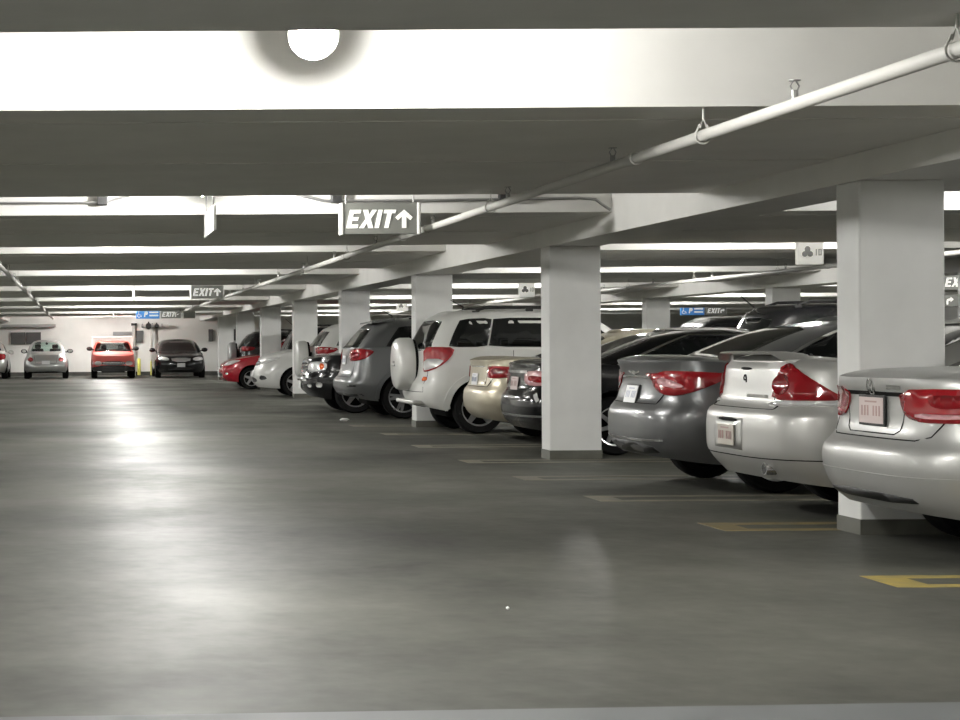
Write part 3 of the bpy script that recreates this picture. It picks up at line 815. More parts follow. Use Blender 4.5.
SP_DARKSUV = suv(L=4.7, hw=.93, paint='black', zt=[(0, 1.12), (1.0, 1.12), (2.8, 1.08), (3.4, 1.05), (4.3, .96), (4.6, .88), (4.7, .8)],
    cab=dict(zr=[(.3, 1.66), (1.2, 1.70), (2.2, 1.70), (2.8, 1.65), (3.4, 1.55)]), doors=(1.3, 2.2, 3.2), handles=[(1.5, 1.0), (2.4, .98)],
    skin=[('tail_light', 'rcorner', [(.2, .95), (.6, .95), (.7, 1.1), (.2, 1.1)], 'red_lens', dict(off=.012))],
    plates=[('rear', .85, 'plate', False, 'plate_mark')], extra=lambda root, P, sp: (rails(root, sp, .75, 2.4, .57, .07), antenna(root, .45, 1.72, .3, .22, .24)))

def grille(root, P, pts, y0, y1, z0, z1, n, m='chrome'):
    b = bmesh.new()
    for i in range(n):
        z = z0 + (z1 - z0) * (i + .5) / n
        strip(b, [(y0, z), (y1, z)], P('front'), (z1 - z0) / n * .35, .012, .01)
    emit('grille_bars', b, M[m], root)
def truck_extra(root, P, sp):
    grille(root, P, None, -.42, .42, .72, .90, 3)
    b = bmesh.new()                                     # chromed brush bars round the lamps
    for z in (.60, .70): strip(b, [(-.55, z), (.55, z)], P('front'), .03, .03, .02)
    emit('bumper_bar', b, M['chrome'], root)
    rails(root, sp, .75, 2.4, .56, .06)
SP_BLACKTRUCK = suv(L=4.75, hw=.93, paint='black', style='five', rw=.37, arch=.43, axles=(.95, 3.86),
    zt=[(0, 1.10), (1.0, 1.10), (2.8, 1.08), (3.4, 1.09), (4.3, 1.035), (4.62, .98), (4.75, .91)],
    xf=[(.3, .22), (.42, .05), (.50, 0), (.62, .0), (.68, .05), (.85, .07), (.97, .12)],
    cab=dict(zr=[(.3, 1.66), (1.2, 1.70), (2.2, 1.70), (2.8, 1.62), (3.4, 1.50)]),
    skin=[('headlight', 'fcorner', [(-.05, .75), (.42, .76), (.62, .80), (.60, .93), (.3, .94), (-.05, .92)], 'clear_lens', dict(off=.012)),
          ('turn_lens', 'fcorner', [(.42, .79), (.55, .81), (.54, .90), (.42, .91)], 'amber', dict(of='headlight', off=.017)),
          ('grille', 'front', rect(-.44, .44, .70, .92), 'black_plastic', dict(off=.006)),
          ('fog_light', 'fcorner', rect(.05, .20, .47, .53), 'clear_lens', dict(off=.01)),
          ('bumper_insert', 'fcorner', rect(.34, .50, .47, .56), 'vent', dict(off=.006))],
    lines=[('side_trim', 'side', [(3.95, .78), (4.2, .78)], 'chrome', dict(width=.02))],
    doors=(1.3, 2.3, 3.3), handles=[(1.5, .98), (2.5, .96)], plates=[('front', .52, 'plate', False, None)], extra=truck_extra)
SP_WHITECROSS = sedan(L=4.5, hw=.90, paint='white', style='five', rw=.33, arch=.39, axles=(.85, 3.55),
    zt=[(0, 1.14), (.5, 1.16), (1.5, 1.14), (2.7, 1.12), (3.2, 1.11), (3.9, 1.03), (4.35, .90), (4.5, .80)],
    xf=[(.2, .16), (.34, .03), (.5, 0), (.62, .04), (.78, .16)],
    cab=dict(xr=[(0, .25), (.5, .5), (.85, .75), (1, 1.0)], xf=[(0, 3.45), (.5, 2.95), (.85, 2.6), (1, 2.35)], zr=[(.5, 1.52), (1.3, 1.60), (2.2, 1.62), (2.8, 1.58), (3.4, 1.5)]),
    skin=[('headlight', 'fcorner', [(.0, .78), (.5, .80), (.90, .95), (.6, .95), (.2, .89), (-.02, .84)], 'clear_lens', dict(off=.012)),
          ('grille', 'front', rect(-.40, .40, .74, .86), 'black_plastic', dict(off=.006)),
          ('lower_grille', 'front', [(-.45, .34), (.45, .34), (.40, .46), (-.40, .46)], 'black_plastic', dict(off=.006)),
          ('fog_recess', 'fcorner', [(.12, .40), (.45, .42), (.40, .50), (.15, .52)], 'black_plastic', dict(off=.006))],
    lines=[('grille_trim', 'front', [(-.40, .80), (.40, .80)], 'chrome', dict(width=.025, off=.012))],
    doors=(1.4, 2.4, 3.3), handles=[(1.6, .9), (2.6, .88)], plates=[('front', .56, 'plate', False, None)])
SP_REDHATCH = sedan(L=4.1, hw=.85, paint='red', style='five', rw=.31, arch=.365, axles=(.75, 3.25),
    zt=[(0, 1.0), (.5, 1.02), (1.5, .98), (2.4, .95), (2.9, .94), (3.5, .86), (3.95, .74), (4.1, .66)],
    cab=dict(xr=[(0, .15), (.5, .35), (.85, .6), (1, .85)], xf=[(0, 3.2), (.5, 2.7), (.85, 2.35), (1, 2.1)], w=[(0, .79), (.3, .75), (.6, .69), (.85, .62), (.94, .57), (1, .5)], zr=[(.5, 1.40), (1.3, 1.46), (2.0, 1.46), (2.6, 1.42), (3.2, 1.36)]),
    sg=dict(t0=.16, t1=.86, mr=.35, mf=.34, splits=[(1.9, .07, -.08)]),
    skin=[('headlight', 'fcorner', [(.05, .66), (.4, .67), (.85, .82), (.6, .82), (.15, .76)], 'clear_lens', dict(off=.012)),
          ('lower_grille', 'front', [(-.45, .34), (.45, .34), (.40, .48), (-.40, .48)], 'black_plastic', dict(off=.006)),
          ('grille', 'front', rect(-.30, .30, .60, .66), 'black_plastic', dict(off=.006)),
          ('fog_light', 'fcorner', rect(.22, .34, .42, .47), 'clear_lens', dict(off=.008))],
    doors=(1.2, 2.1, 3.05), handles=[(1.35, .86), (2.3, .84)], plates=[('front', .52, 'plate', False, None)])
SP_SILVERNOSE = sedan(paint='silver', L=4.6, skin=[('headlight', 'fcorner', [(-.05, .60), (.5, .62), (.75, .72), (.2, .70), (-.05, .67)], 'clear_lens', dict(off=.012)),
          ('grille', 'front', rect(-.40, .40, .50, .60), 'black_plastic', dict(off=.006))], axles=(.95, 3.65),
    zt=[(0, 1.05), (.35, 1.065), (.9, 1.03), (1.6, 1.0), (2.9, .96), (3.4, .94), (4.0, .84), (4.45, .72), (4.6, .66)], doors=(1.45, 2.45, 3.3), plates=[('front', .45, 'plate', False, None)])

# far row
def seats(root, xs, z):
    for y in (-.34, .34):
        b = box(bmesh.new(), xs - .10, xs + .06, y - .22, y + .22, z - .25, z + .10, .05); box(b, xs - .06, xs + .04, y - .12, y + .12, z + .10, z + .26, .04)
        emit('seat_back', b, M['black_plastic'], root)
def beetle_extra(root, P, sp):
    seats(root, 1.75, 1.06)
    b = bmesh.new(); bmesh.ops.create_uvsphere(b, u_segments=12, v_segments=8, radius=.05)
    emit('rear_view_mirror', b, M['black_plastic'], root).location = (2.45, 0, 1.36)
SP_BEETLE = sedan(L=4.1, hw=.86, paint='beetle_silver', style='five', rw=.33, arch=.40, axles=(.80, 3.30),
    zt=[(0, .76), (.25, .92), (.6, 1.0), (1.2, .98), (2.6, .96), (3.2, .93), (3.7, .80), (4.0, .66), (4.1, .58)],
    xr=[(.28, .16), (.36, .04), (.48, .0), (.56, .02), (.64, .10), (.72, .16), (.80, .22), (1.0, .34)],
    w=[(.2, .92), (.3, .98), (.5, 1.0), (.66, .99), (.78, .94), (.90, .86), (1.0, .78)],
    cab=dict(xr=[(0, .30), (.25, .50), (.5, .74), (.75, 1.02), (.9, 1.28), (1, 1.55)], xf=[(0, 3.1), (.5, 2.85), (.85, 2.6), (1, 2.35)],
             w=[(0, .74), (.3, .71), (.6, .65), (.85, .56), (.94, .50), (1, .40)], zr=[(.3, 1.36), (1.2, 1.43), (2.0, 1.46), (2.6, 1.44), (3.2, 1.36)], plan=(.6, .5, 2.6, 2.8)),
    sg=dict(t0=.2, t1=.84, mr=.6, mf=.4, splits=[]), rg=(.30, .92, .82), wg=(.12, .9, .85), rglass='glass_clear', wglass='glass_clear', see_through=True, rproj='rear',
    skin=[('tail_light', 'rearm', [(.59 + .105 * math.cos(i * PI / 8), .74 + .085 * math.sin(i * PI / 8)) for i in range(16)], 'red_lens', dict(off=.012)),],
    gaps=[('rear', [(-.48, 1.1), (-.40, .60), (.40, .60), (.48, 1.1)])], doors=(1.5, 2.85), mirror=2.75, mirror_z=.10, mirror_mat='black_plastic',
    plates=[('rear', .62, 'plate', False, None)], extra=beetle_extra)
def lincoln_extra(root, P, sp): grille(root, P, None, -.36, .36, .64, .76, 4)
SP_LINCOLN = sedan(L=5.3, hw=.97, paint='black', style='cap', axles=(1.25, 4.35),
    zt=[(0, 1.05), (.35, 1.065), (.9, 1.03), (1.6, 1.0), (3.2, .98), (3.8, .96), (4.6, .88), (5.1, .82), (5.3, .76)],
    xf=[(.2, .14), (.34, .03), (.5, 0), (.66, .03), (.82, .10)],
    cab=dict(xf=[(0, 4.0), (.5, 3.55), (.85, 3.22), (1, 2.95)], w=[(0, .90), (.3, .86), (.6, .79), (.85, .70), (.94, .64), (1, .56)], zr=[(.6, 1.38), (1.3, 1.42), (2.4, 1.46), (3.0, 1.45), (3.8, 1.38)]),
    skin=[('headlight', 'fcorner', [(-.10, .66), (.3, .67), (.62, .70), (.60, .80), (.2, .82), (-.08, .78)], 'clear_lens', dict(off=.012)),
          ('grille', 'front', [(-.30, .62), (.30, .62), (.40, .77), (-.40, .77)], 'clear_lens', dict(off=.006)),
          ('lower_grille', 'front', rect(-.5, .5, .32, .42), 'black_plastic', dict(off=.006))],
    doors=(1.7, 2.8, 3.8), mirror_mat='black', mirror=3.45, mirror_z=.10, plates=[('front', .50, 'plate', False, None)], extra=lincoln_extra)
def pickup_extra(root, P, sp):
    seats(root, 2.5, 1.02)
    b = bmesh.new()                                    # white ladder rack over the bed and cab
    for y in (-.80, .80):
        tube(b, [(.35, y, .9), (.35, y, 1.58), (1.9, y, 1.60), (1.95, y, .95)], .03, 8)
    for x in (.35, 1.9): tube(b, [(x, -.80, 1.59), (x, .80, 1.59)], .03, 8)
    emit('ladder_rack', b, M['sign_white'], root)['label'] = 'white tube ladder rack'
    grille(root, P, None, -.42, .42, .53, .64, 2)
SP_PICKUP = sedan(L=4.75, hw=.85, paint='pickup_red', style='steel', rw=.34, arch=.41, axles=(1.05, 3.9), clad=.42,
    zb=[(0, .38), (.6, .30), (4.2, .28), (4.75, .27)],
    zt=[(0, .96), (1.7, .96), (2.0, 1.0), (3.4, 1.0), (3.6, .98), (4.5, .90), (4.75, .82)],
    xf=[(.26, .08), (.32, .01), (.42, 0), (.48, .05), (.72, .06), (.90, .12)], plan=(.35, .45, 5, 4.2),
    w=[(.3, .95), (.5, 1.0), (.8, .985), (1.0, .94)],
    cab=dict(xr=[(0, 2.0), (.5, 2.06), (.9, 2.14), (1, 2.22)], xf=[(0, 3.6), (.5, 3.3), (.9, 3.02), (1, 2.85)], plan=(.3, .4, 5, 4.5),
             w=[(0, .80), (.3, .77), (.65, .72), (.88, .67), (.95, .63), (1, .57)], zr=[(2, 1.42), (2.5, 1.44), (3.2, 1.40)]),
    sg=dict(t0=.12, t1=.84, mr=.2, mf=.3, splits=[]), rg=(.40, .84, .70), wg=(.14, .88, .92),
    skin=[('headlight', 'frontm', rect(.46, .72, .50, .66), 'clear_lens', dict(off=.012)), ('turn_lens', 'frontm', rect(.74, .81, .50, .66), 'pink_lens', dict(off=.012)),
          ('grille', 'front', rect(-.45, .45, .50, .66), 'black_plastic', dict(off=.006)),
          ('front_bumper', 'front', rect(-.84, .84, .30, .46), 'black_plastic', dict(off=.05, thick=.03)),],
    doors=(2.35, 3.4), mirror=3.25, mirror_z=.14, mirror_mat='black_plastic', plates=[], extra=pickup_extra, wglass='glass_smoke', rglass='glass_clear', see_through=True, rproj='rear')
SP_LIGHTSEDAN = sedan(paint='light_silver',
    skin=[('tail_light', 'rcorner', [(.05, .98), (.4, .98), (.75, .95), (.62, .76), (.2, .72), (.05, .75)], 'red_lens', dict(off=.012))],
    gaps=[('rear', [(-.62, .80), (-.56, .70), (.56, .70), (.62, .80)])], doors=(1.55, 2.55, 3.5), plates=[('rear', .84, 'plate', False, None)])

def rear_out(name, sp, X, Y, label, cat='car', group=None): return make_car(name, sp, (X, Y, 0), 0, label, cat, group)
def front_out(name, sp, X, Y, label, cat='car', group=None): return make_car(name, sp, (X + sp['L'], Y, 0), PI, label, cat, group)
GR = 'cars parked along the right-hand row'
rear_out('sedan', SP_PASSAT, 4.55, 10.20, 'silver sedan nearest the camera, hugging the front concrete column, plate between its tail lights', group=GR)
rear_out('sedan', SP_IMPALA, 4.74, 12.72, 'light silver sedan with a boot spoiler and its plate low in the bumper', group=GR)
rear_out('sedan', SP_200, 4.74, 15.20, 'dark grey sedan with long pointed red tail lights and a chrome bumper strip', group=GR)
rear_out('sedan', SP_BLACKSEDAN, 4.95, 20.1, 'black sedan half hidden behind the second concrete column', group=GR)
rear_out('sedan', SP_GOLD, 5.06, 22.60, 'pale gold sedan with red tail lights, parked before the white off-roader', group=GR)
rear_out('suv', SP_VITARA, 4.70, 24.90, 'white off-roader with a white covered spare wheel and black tinted side windows', 'suv', GR)
rear_out('suv', SP_JOURNEY, 4.42, 29.95, 'grey suv with a red tail light, beside the white off-roader and third column', 'suv', GR)
front_out('suv', SP_BLACKTRUCK, 4.10, 32.35, 'black suv facing the lane with big clear headlights and chrome bars', 'suv', GR)
rear_out('suv', SP_RAV, 4.56, 34.95, 'white suv with a rounded white spare wheel, behind the black suv facing the lane', 'suv', GR)
front_out('crossover', SP_WHITECROSS, 4.22, 42.45, 'white crossover facing the lane, partly in front of the small red hatchback', 'car', GR)
front_out('hatchback', SP_REDHATCH, 3.98, 49.75, 'small red hatchback facing the lane', 'car', GR)
rear_out('suv', SP_DARKSUV, 5.40, 47.25, 'black suv whose roof shows just above the white crossover', 'suv', GR)
rear_out('suv', SP_GREYRAV, 4.68, 52.25, 'charcoal suv with a spare wheel behind the small red hatchback', 'suv', GR)
front_out('sedan', SP_SILVERNOSE, 4.42, 54.25, 'silver sedan nose at the far end of the row, peeking past the red hatchback', 'car', GR)
# cars of the row behind, noses to the same middle line
d2 = dict(SP_DARKSUV); d2['cab'] = dict(SP_DARKSUV['cab'])
d2['cab']['zr'] = [(.3, 1.72), (1.2, 1.76), (2.2, 1.76), (2.8, 1.71), (3.4, 1.6)]
GB = 'cars of the row behind'
make_car('suv', d2, (9.40, 25.1, 0), 0, 'tall black suv with roof rails and antenna, its roof showing above the dark grey sedan', 'suv', GB)
d3 = suv(paint='charcoal', doors=(1.3, 2.2, 3.1), plates=[])
make_car('suv', d3, (9.35, 27.6, 0), 0, 'charcoal car whose roof shows between the black sedan and the rear columns', 'car', GB)
# the row at the end wall
GE = 'cars parked against the end wall'
make_car('hatchback', SP_BEETLE, (-1.31, 66.2, 0), PI / 2, 'silver round-roofed hatchback seen from behind at the end wall', 'car', GE)
make_car('pickup_truck', SP_PICKUP, (1.28, 66.3 + 4.75, 0), -PI / 2, 'red pickup truck with a white ladder rack at the end wall', 'truck', GE)
make_car('sedan', SP_LINCOLN, (3.86, 66.3 + 5.3, 0), -PI / 2, 'black sedan with a chrome grille facing the lane at the end wall', 'car', GE)
make_car('sedan', SP_LIGHTSEDAN, (-3.72, 66.4, 0), PI / 2, 'pale silver sedan cut off by the left edge of the photo', 'car', GE)
# ------------------------------------------------------------------ the garage
PITCH = 7.4
XC, WC = 5.03, .555           # left face and width of the column row beside the lane
XC2 = 13.32
ZG, ZB, ZS = 2.29, 2.462, 2.98   # undersides: girder, drop band, slab
Y0, Y1 = -9.0, 73.0
WX0, WX1 = -9.5, 27.0
def structure(name, bm, m, label=None, cat=None, group=None, parent=None):
    o = emit(name, bm, m, parent)
    if parent is None: tag(o, label, cat, group, 'structure')
    return o
floor = structure('floor', box(bmesh.new(), WX0, WX1, Y0, Y1, -.25, 0), M['floor'], 'dark polished concrete garage floor', 'floor')
# painted stall lines: sub-pieces of the floor
def line(x0, x1, y, w, m): return emit('stall_line', box(bmesh.new(), x0, x1, y - w / 2, y + w / 2, 0, .002), M[m], floor)
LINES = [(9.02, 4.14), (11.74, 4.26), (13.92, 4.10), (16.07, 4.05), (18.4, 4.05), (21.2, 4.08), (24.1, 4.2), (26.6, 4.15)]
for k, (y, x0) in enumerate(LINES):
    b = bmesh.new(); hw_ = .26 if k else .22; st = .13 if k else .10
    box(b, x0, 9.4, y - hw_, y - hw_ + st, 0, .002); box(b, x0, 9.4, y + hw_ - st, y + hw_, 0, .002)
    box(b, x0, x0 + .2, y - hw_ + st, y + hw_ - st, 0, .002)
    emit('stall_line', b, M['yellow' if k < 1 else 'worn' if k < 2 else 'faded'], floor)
def slant(b):
    box(b, WX0, WX1, 3.5, 5.9, 0, .004)
    for v in b.verts:
        if v.co.y > 5: v.co.y = 5.85 + .045 * v.co.x
    return b
tag(emit('trim_1', slant(bmesh.new()), M['curb']), 'pale concrete strip across the floor at the bottom edge', 'floor strip', None, 'structure')
# ceiling: slab with wide drop bands between the lit coffers
SOFFIT = {1: .014, 2: .05, 3: .045, 4: .012, 5: -.025, 6: -.05, 7: -.08, 8: -.08}
def overhead(y):
    """height of the ceiling above a point at depth y"""
    k = math.floor((y - 9.0) / PITCH)
    return ZB + SOFFIT.get(k, 0) if (y - 9.0) % PITCH < 5.1 else ZS
cb = bmesh.new(); box(cb, WX0, WX1, Y0, Y1, ZS, ZS + .2)
for k in range(-3, 9):
    a = 9.0 + PITCH * k; z = ZB + SOFFIT.get(k, 0)
    y1 = a + 5.10
    if k == 8: y1 = a + .4
    if a < Y0: a = Y0
    if y1 <= a: continue
    box(cb, WX0, WX1, a, min(a + .5, y1), z + .010, ZS + .05)
    if y1 - a > .5: box(cb, WX0, WX1, a + .5, min(a + 2.6, y1), z + .005, ZS + .05)
    if y1 - a > 2.6: box(cb, WX0, WX1, a + 2.6, y1, z, ZS + .05)
structure('ceiling', cb, M['ceiling'], 'painted concrete ceiling with wide drop bands and lit recesses', 'ceiling')
gl = {XC: 'painted concrete girder over the columns beside the lane', XC2: 'painted concrete girder over the second row of columns', -3.5: 'painted concrete girder left of the lane'}
for x in (XC, XC2, -3.5): structure('girder_beam', box(bmesh.new(), x, x + WC, Y0, Y1, ZG, ZS + .05), M['ceiling'], gl[x], 'beam')
nice = ['nearest', 'second', 'third', 'fourth', 'fifth', 'sixth', 'seventh', 'eighth']
what = ['behind the nearest silver sedan', 'hiding most of the black sedan', 'behind the white spare wheel cover', 'rising behind the grey suv', 'beside the white suv and white crossover', 'behind the nose of the white crossover', 'behind the charcoal suv', 'by the end wall']
def column(x, y, label, grp):
    e = tag(empty('column', (x, y, 0)), label, 'column', grp, 'structure')
    emit('shaft', box(bmesh.new(), 0, WC, 0, .34, .09, ZG, .012), M['column'], e)
    emit('painted_base', box(bmesh.new(), -.004, WC + .004, -.004, .344, 0, .10), M['col_base'], e)
for k in range(8): column(XC, 11.20 + PITCH * k, 'white rectangular concrete column, %s along the lane, %s' % (nice[k], what[k]), 'columns beside the lane')
for k in range(2, 6): column(XC2, 11.20 + PITCH * k, 'white concrete column of the rear row, %s in sight beyond the car roofs' % nice[k - 2], 'columns of the rear row')
# walls
structure('wall_end', box(bmesh.new(), WX0, WX1, Y1, Y1 + .2, -.2, ZS + .1), M['wall'], 'white painted end wall behind the far cars', 'wall')
structure('wall_rear', box(bmesh.new(), WX0, WX1, Y0 - .2, Y0, -.2, ZS + .1), M['wall'], 'white painted wall behind the camera', 'wall')
structure('wall_left', box(bmesh.new(), WX0 - .2, WX0, Y0, Y1, -.2, ZS + .1), M['wall'], 'white painted wall left of the lane', 'wall')
structure('wall_right', box(bmesh.new(), WX1, WX1 + .2, Y0, Y1, -.2, ZS + .1), M['wall'], 'white painted wall beyond the second lane', 'wall')
structure('baseboard_end', box(bmesh.new(), WX0, WX1, Y1 - .02, Y1, 0, .16), M['baseboard'], 'dark painted band along the foot of the end wall', 'baseboard')

# ------------------------------------------------------------------ lamps
def lamp_meshes():
    b = lathe(bmesh.new(), [(.002, .0), (.08, 0), (.08, -.03), (.002, -.03)], 20, 'z', (0, .22, 0))
    tube(b, [(0, .22, -.02), (0, .22, -.16)], .022, 8)
    h = bpy.data.meshes.new('ceiling_bracket'); b.to_mesh(h); b.free(); h.materials.append(M['housing'])
    b = bmesh.new(); bmesh.ops.create_uvsphere(b, u_segments=12, v_segments=8, radius=.088)
    for v in b.verts: v.co.y *= 1.0
    g = bpy.data.meshes.new('bulb'); b.to_mesh(g); b.free(); g.materials.append(M['globe']); g.polygons.foreach_set('use_smooth', [True] * len(g.polygons))
    b = lathe(bmesh.new(), [(.002, .20), (.112, .20), (.12, .21), (.12, .235), (.107, .25), (.002, .25)], 28, 'y', (.018, 0, ZL - ZS + .055))
    lathe(b, [(.03, .06), (.03, .20)], 12, 'y', (0, 0, ZL - ZS))
    x = bpy.data.meshes.new('back_plate'); b.to_mesh(x); b.free(); x.materials.append(M['housing'])
    return h, g, x
ZL = 2.66
LH, LG, LB = lamp_meshes()
def lamp(x, y, label, grp):
    e = tag(empty('ceiling_lamp', (x, y, ZS)), label, 'lamp', grp)
    link(bpy.data.objects.new('ceiling_bracket', LH), e)
    g = link(bpy.data.objects.new('bulb', LG), e); g.location = (0, 0, ZL - ZS)
    link(bpy.data.objects.new('back_plate', LB), e)
LK = range(-2, 9)
for k in LK: lamp(1.095, 8.0 + PITCH * k, 'round glowing lamp in the ceiling recess near the top of the photo' if k == 0 else 'round lamp over the lane, tucked up inside a ceiling recess', 'lamps over the lane' if k else None)
lamp(1.04, 70.6, 'round lamp added right before the end wall to light it', None)  # extra lamp, added to brighten the end wall
for k in LK: lamp(9.45, 8.0 + PITCH * k, 'round lamp above the parked cars, tucked up inside a ceiling recess', 'lamps over the parked cars')
for k in LK: lamp(18.0, 8.0 + PITCH * k, 'round lamp over the second lane, tucked up inside a ceiling recess', 'lamps over the second lane')
for k in LK: lamp(-6.6, 8.0 + PITCH * k, 'round lamp left of the lane, tucked up inside a ceiling recess', 'lamps left of the lane')

# ------------------------------------------------------------------ lettering
GLY = {'E': [[(0, 0), (.62, 0), (.62, .2), (.24, .2), (.24, .41), (.56, .41), (.56, .6), (.24, .6), (.24, .8), (.62, .8), (.62, 1), (0, 1)]],
       'X': [[(0, 0), (.26, 0), (.38, .3), (.50, 0), (.78, 0), (.53, .5), (.77, 1), (.51, 1), (.40, .72), (.29, 1), (.01, 1), (.25, .5)]],
       'I': [[(0, 0), (.24, 0), (.24, 1), (0, 1)]],
       'T': [[(.2, 0), (.44, 0), (.44, .8), (.64, .8), (.64, 1), (0, 1), (0, .8), (.2, .8)]],
       'P': [[(0, 0), (.22, 0), (.22, .38), (.45, .38), (.62, .5), (.66, .69), (.62, .88), (.45, 1), (0, 1)]],
       'F': [[(0, 0), (.24, 0), (.24, .41), (.56, .41), (.56, .6), (.24, .6), (.24, .8), (.62, .8), (.62, 1), (0, 1)]]}
ADV = {'E': .70, 'X': .84, 'I': .33, 'T': .70, 'P': .76, 'F': .7}
ARROW_UP = [[(.36, 0), (.60, 0), (.60, .62), (.82, .42), (.96, .58), (.48, 1.0), (0, .58), (.14, .42), (.36, .62)]]
ARROW_BENT = [[(0, 0), (.22, 0), (.22, .40), (.42, .5), (.50, .5), (.50, .3), (.88, .62), (.50, .95), (.50, .74), (.30, .74), (.06, .62), (0, .45)]]
def glyphs(bm, polys, x, z, h, y, shear=.0, d=.004):
    for p in polys:
        vs = [bm.verts.new((x + (u + shear * v) * h, y, z + v * h)) for u, v in p]
        f = bm.faces.new(vs); r = bmesh.ops.extrude_face_region(bm, geom=[f])
        for v in r['geom']:
            if isinstance(v, bmesh.types.BMVert): v.co.y += d
    return bm
def word(bm, s, x, z, h, y, shear=.22):
    for c in s: glyphs(bm, GLY[c], x, z, h, y, shear); x += ADV[c] * h
    return x
def exit_sign(x, y, z, arrow, label, post=True, w=.74, h=.295, grp=None):
    """grey hanging sign facing the camera; z is its lower edge"""
    e = tag(empty('exit_sign', (x, y, z)), label, 'sign', grp)
    emit('panel', box(bmesh.new(), .03, w - .03, -.04, .04, .008, h, .006), M['sign_face'], e)
    for x0 in (0, w - .035): emit('end_cap', box(bmesh.new(), x0, x0 + .035, -.05, .05, 0, h, .012), M['sign_white'], e)
    b = bmesh.new(); xe = word(b, 'EXIT', .055, .062, .168, -.046)
    emit('lettering', b, M['sign_lit'], e)['label'] = 'white slanted letters reading EXIT'
    emit('arrow', glyphs(bmesh.new(), ARROW_UP if arrow == 'up' else ARROW_BENT, w - .035 - .20, .062, .168, -.046), M['sign_lit'], e)
    b = bmesh.new()
    for xx in (.06, w - .06): tube(b, [(xx, 0, h - .002), (xx, 0, overhead(y) - z + .012)], .008, 6)
    emit('hanger', b, M['steel'], e)
    return e
EX, EZ = 2.385, 2.25
exit_sign(EX, 15.92, EZ, 'up', 'large grey EXIT sign with up arrow hanging closest to the camera')
exit_sign(EX, 37.5, EZ, 'up', 'smaller grey EXIT sign with up arrow further down the lane')
exit_sign(2.76, 59.6, 2.175, 'bent', 'distant grey EXIT sign beside the blue parking sign over the lane')
def blue_sign(x, y, z, label):
    e = tag(empty('parking_sign', (x, y, z)), label, 'sign'); w, h = .80, .295
    emit('panel', box(bmesh.new(), 0, w, -.04, .04, 0, h, .006), M['blue_face'], e)
    emit('end_cap', box(bmesh.new(), w, w + .03, -.05, .05, 0, h, .01), M['sign_white'], e)
    b = bmesh.new(); glyphs(b, GLY['P'], .27, .06, .18, -.046, .15)
    emit('lettering', b, M['sign_lit'], e)['label'] = 'white letter P'
    b = bmesh.new()                                   # wheelchair user: head, back, seat, wheel arc
    lathe(b, [(.002, -.045), (.022, -.045), (.022, -.05), (.002, -.05)], 12, 'y', (.09, 0, .245))
    for p in ([(.085, .22), (.095, .13), (.16, .13), (.19, .06)], [(.075, .16), (.05, .12), (.05, .08), (.09, .045), (.14, .06), (.155, .09)]):
        tube(b, [(u, -.045, v) for u, v in p], .011, 6)
    emit('wheelchair_symbol', b, M['sign_lit'], e)
    b = bmesh.new()
    for zz in (.19, .08): box(b, .46, .76, -.046, -.041, zz, zz + .05)
    emit('text_line', b, M['sign_lit'], e)
    b = bmesh.new()
    for xx in (.08, w - .08): tube(b, [(xx, 0, h), (xx, 0, ZS - z)], .008, 6)
    emit('hanger', b, M['steel'], e)
blue_sign(1.93, 59.6, 2.175, 'blue parking sign with a wheelchair symbol hanging over the lane')
e = tag(empty('sign_panel', (3.52, 59.6, 2.175)), 'narrow grey panel right of the distant EXIT sign', 'sign')
emit('panel', box(bmesh.new(), .04, .44, -.04, .04, 0, .295, .006), M['sign_grey'], e)
for x0 in (0.01, .44): emit('end_cap', box(bmesh.new(), x0, x0 + .03, -.05, .05, 0, .295, .01), M['sign_white'], e)
b = bmesh.new(); tube(b, [(.24, 0, .295), (.24, 0, ZS - 2.175)], .008, 6); emit('hanger', b, M['steel'], e)
blue_sign(20.55, 59.4, 2.18, 'blue parking sign far off over the second lane')
exit_sign(21.40, 59.4, 2.18, 'bent', 'tiny EXIT sign far off over the second lane')
exit_sign(15.62, 31.5, 2.165, 'up', 'EXIT sign cut by the right edge of the photo, past the nearest column')
e = tag(empty('hanging_sign', (15.66, 31.5, 1.865)), 'small sign with a white mark hanging below the EXIT sign at the right edge', 'sign')
emit('panel', box(bmesh.new(), 0, .5, -.03, .03, 0, .22, .01), M['sign_grey'], e)
b = bmesh.new(); glyphs(b, ARROW_BENT, .05, .04, .15, -.036, .0); emit('arrow', b, M['sign_lit'], e)
b = bmesh.new(); tube(b, [(.4, 0, .22), (.4, 0, .288)], .008, 6); emit('hanger', b, M['steel'], e)
def zone_sign(x, y, label):
    z, w, h = 2.235, .33, .31
    e = tag(empty('zone_sign', (x, y, z)), label, 'sign', 'white zone signs over the parked cars')
    emit('panel', box(bmesh.new(), 0, w, -.05, .05, 0, h, .012), M['zone_face'], e)
    b = bmesh.new()
    for cx, cz, r in ((.12, .20, .036), (.085, .135, .036), (.155, .135, .036)): lathe(b, [(.002, -.055), (r, -.055), (r, -.05), (.002, -.05)], 14, 'y', (cx, 0, cz))
    box(b, .085, .155, -.054, -.05, .13, .19); emit('emblem', b, M['sign_mark'], e)
    b = bmesh.new(); box(b, .225, .240, -.054, -.05, .115, .20); box(b, .258, .273, -.054, -.05, .115, .20); box(b, .272, .29, -.054, -.05, .115, .13); box(b, .272, .29, -.054, -.05, .185, .20); box(b, .287, .302, -.054, -.05, .115, .20)
    emit('lettering', b, M['vent'], e)
    for x0 in (.04, w - .06): emit('hanger', box(bmesh.new(), x0, x0 + .02, -.01, .01, h, ZS - z), M['sign_white'], e)
zone_sign(9.19, 22.25, 'white zone sign beside the nearest column, largest of its kind')
zone_sign(9.36, 37.0, 'white zone sign hanging above the roof of the white off-roader')
zone_sign(9.46, 51.8, 'white zone sign hanging above the roof of the grey suv')
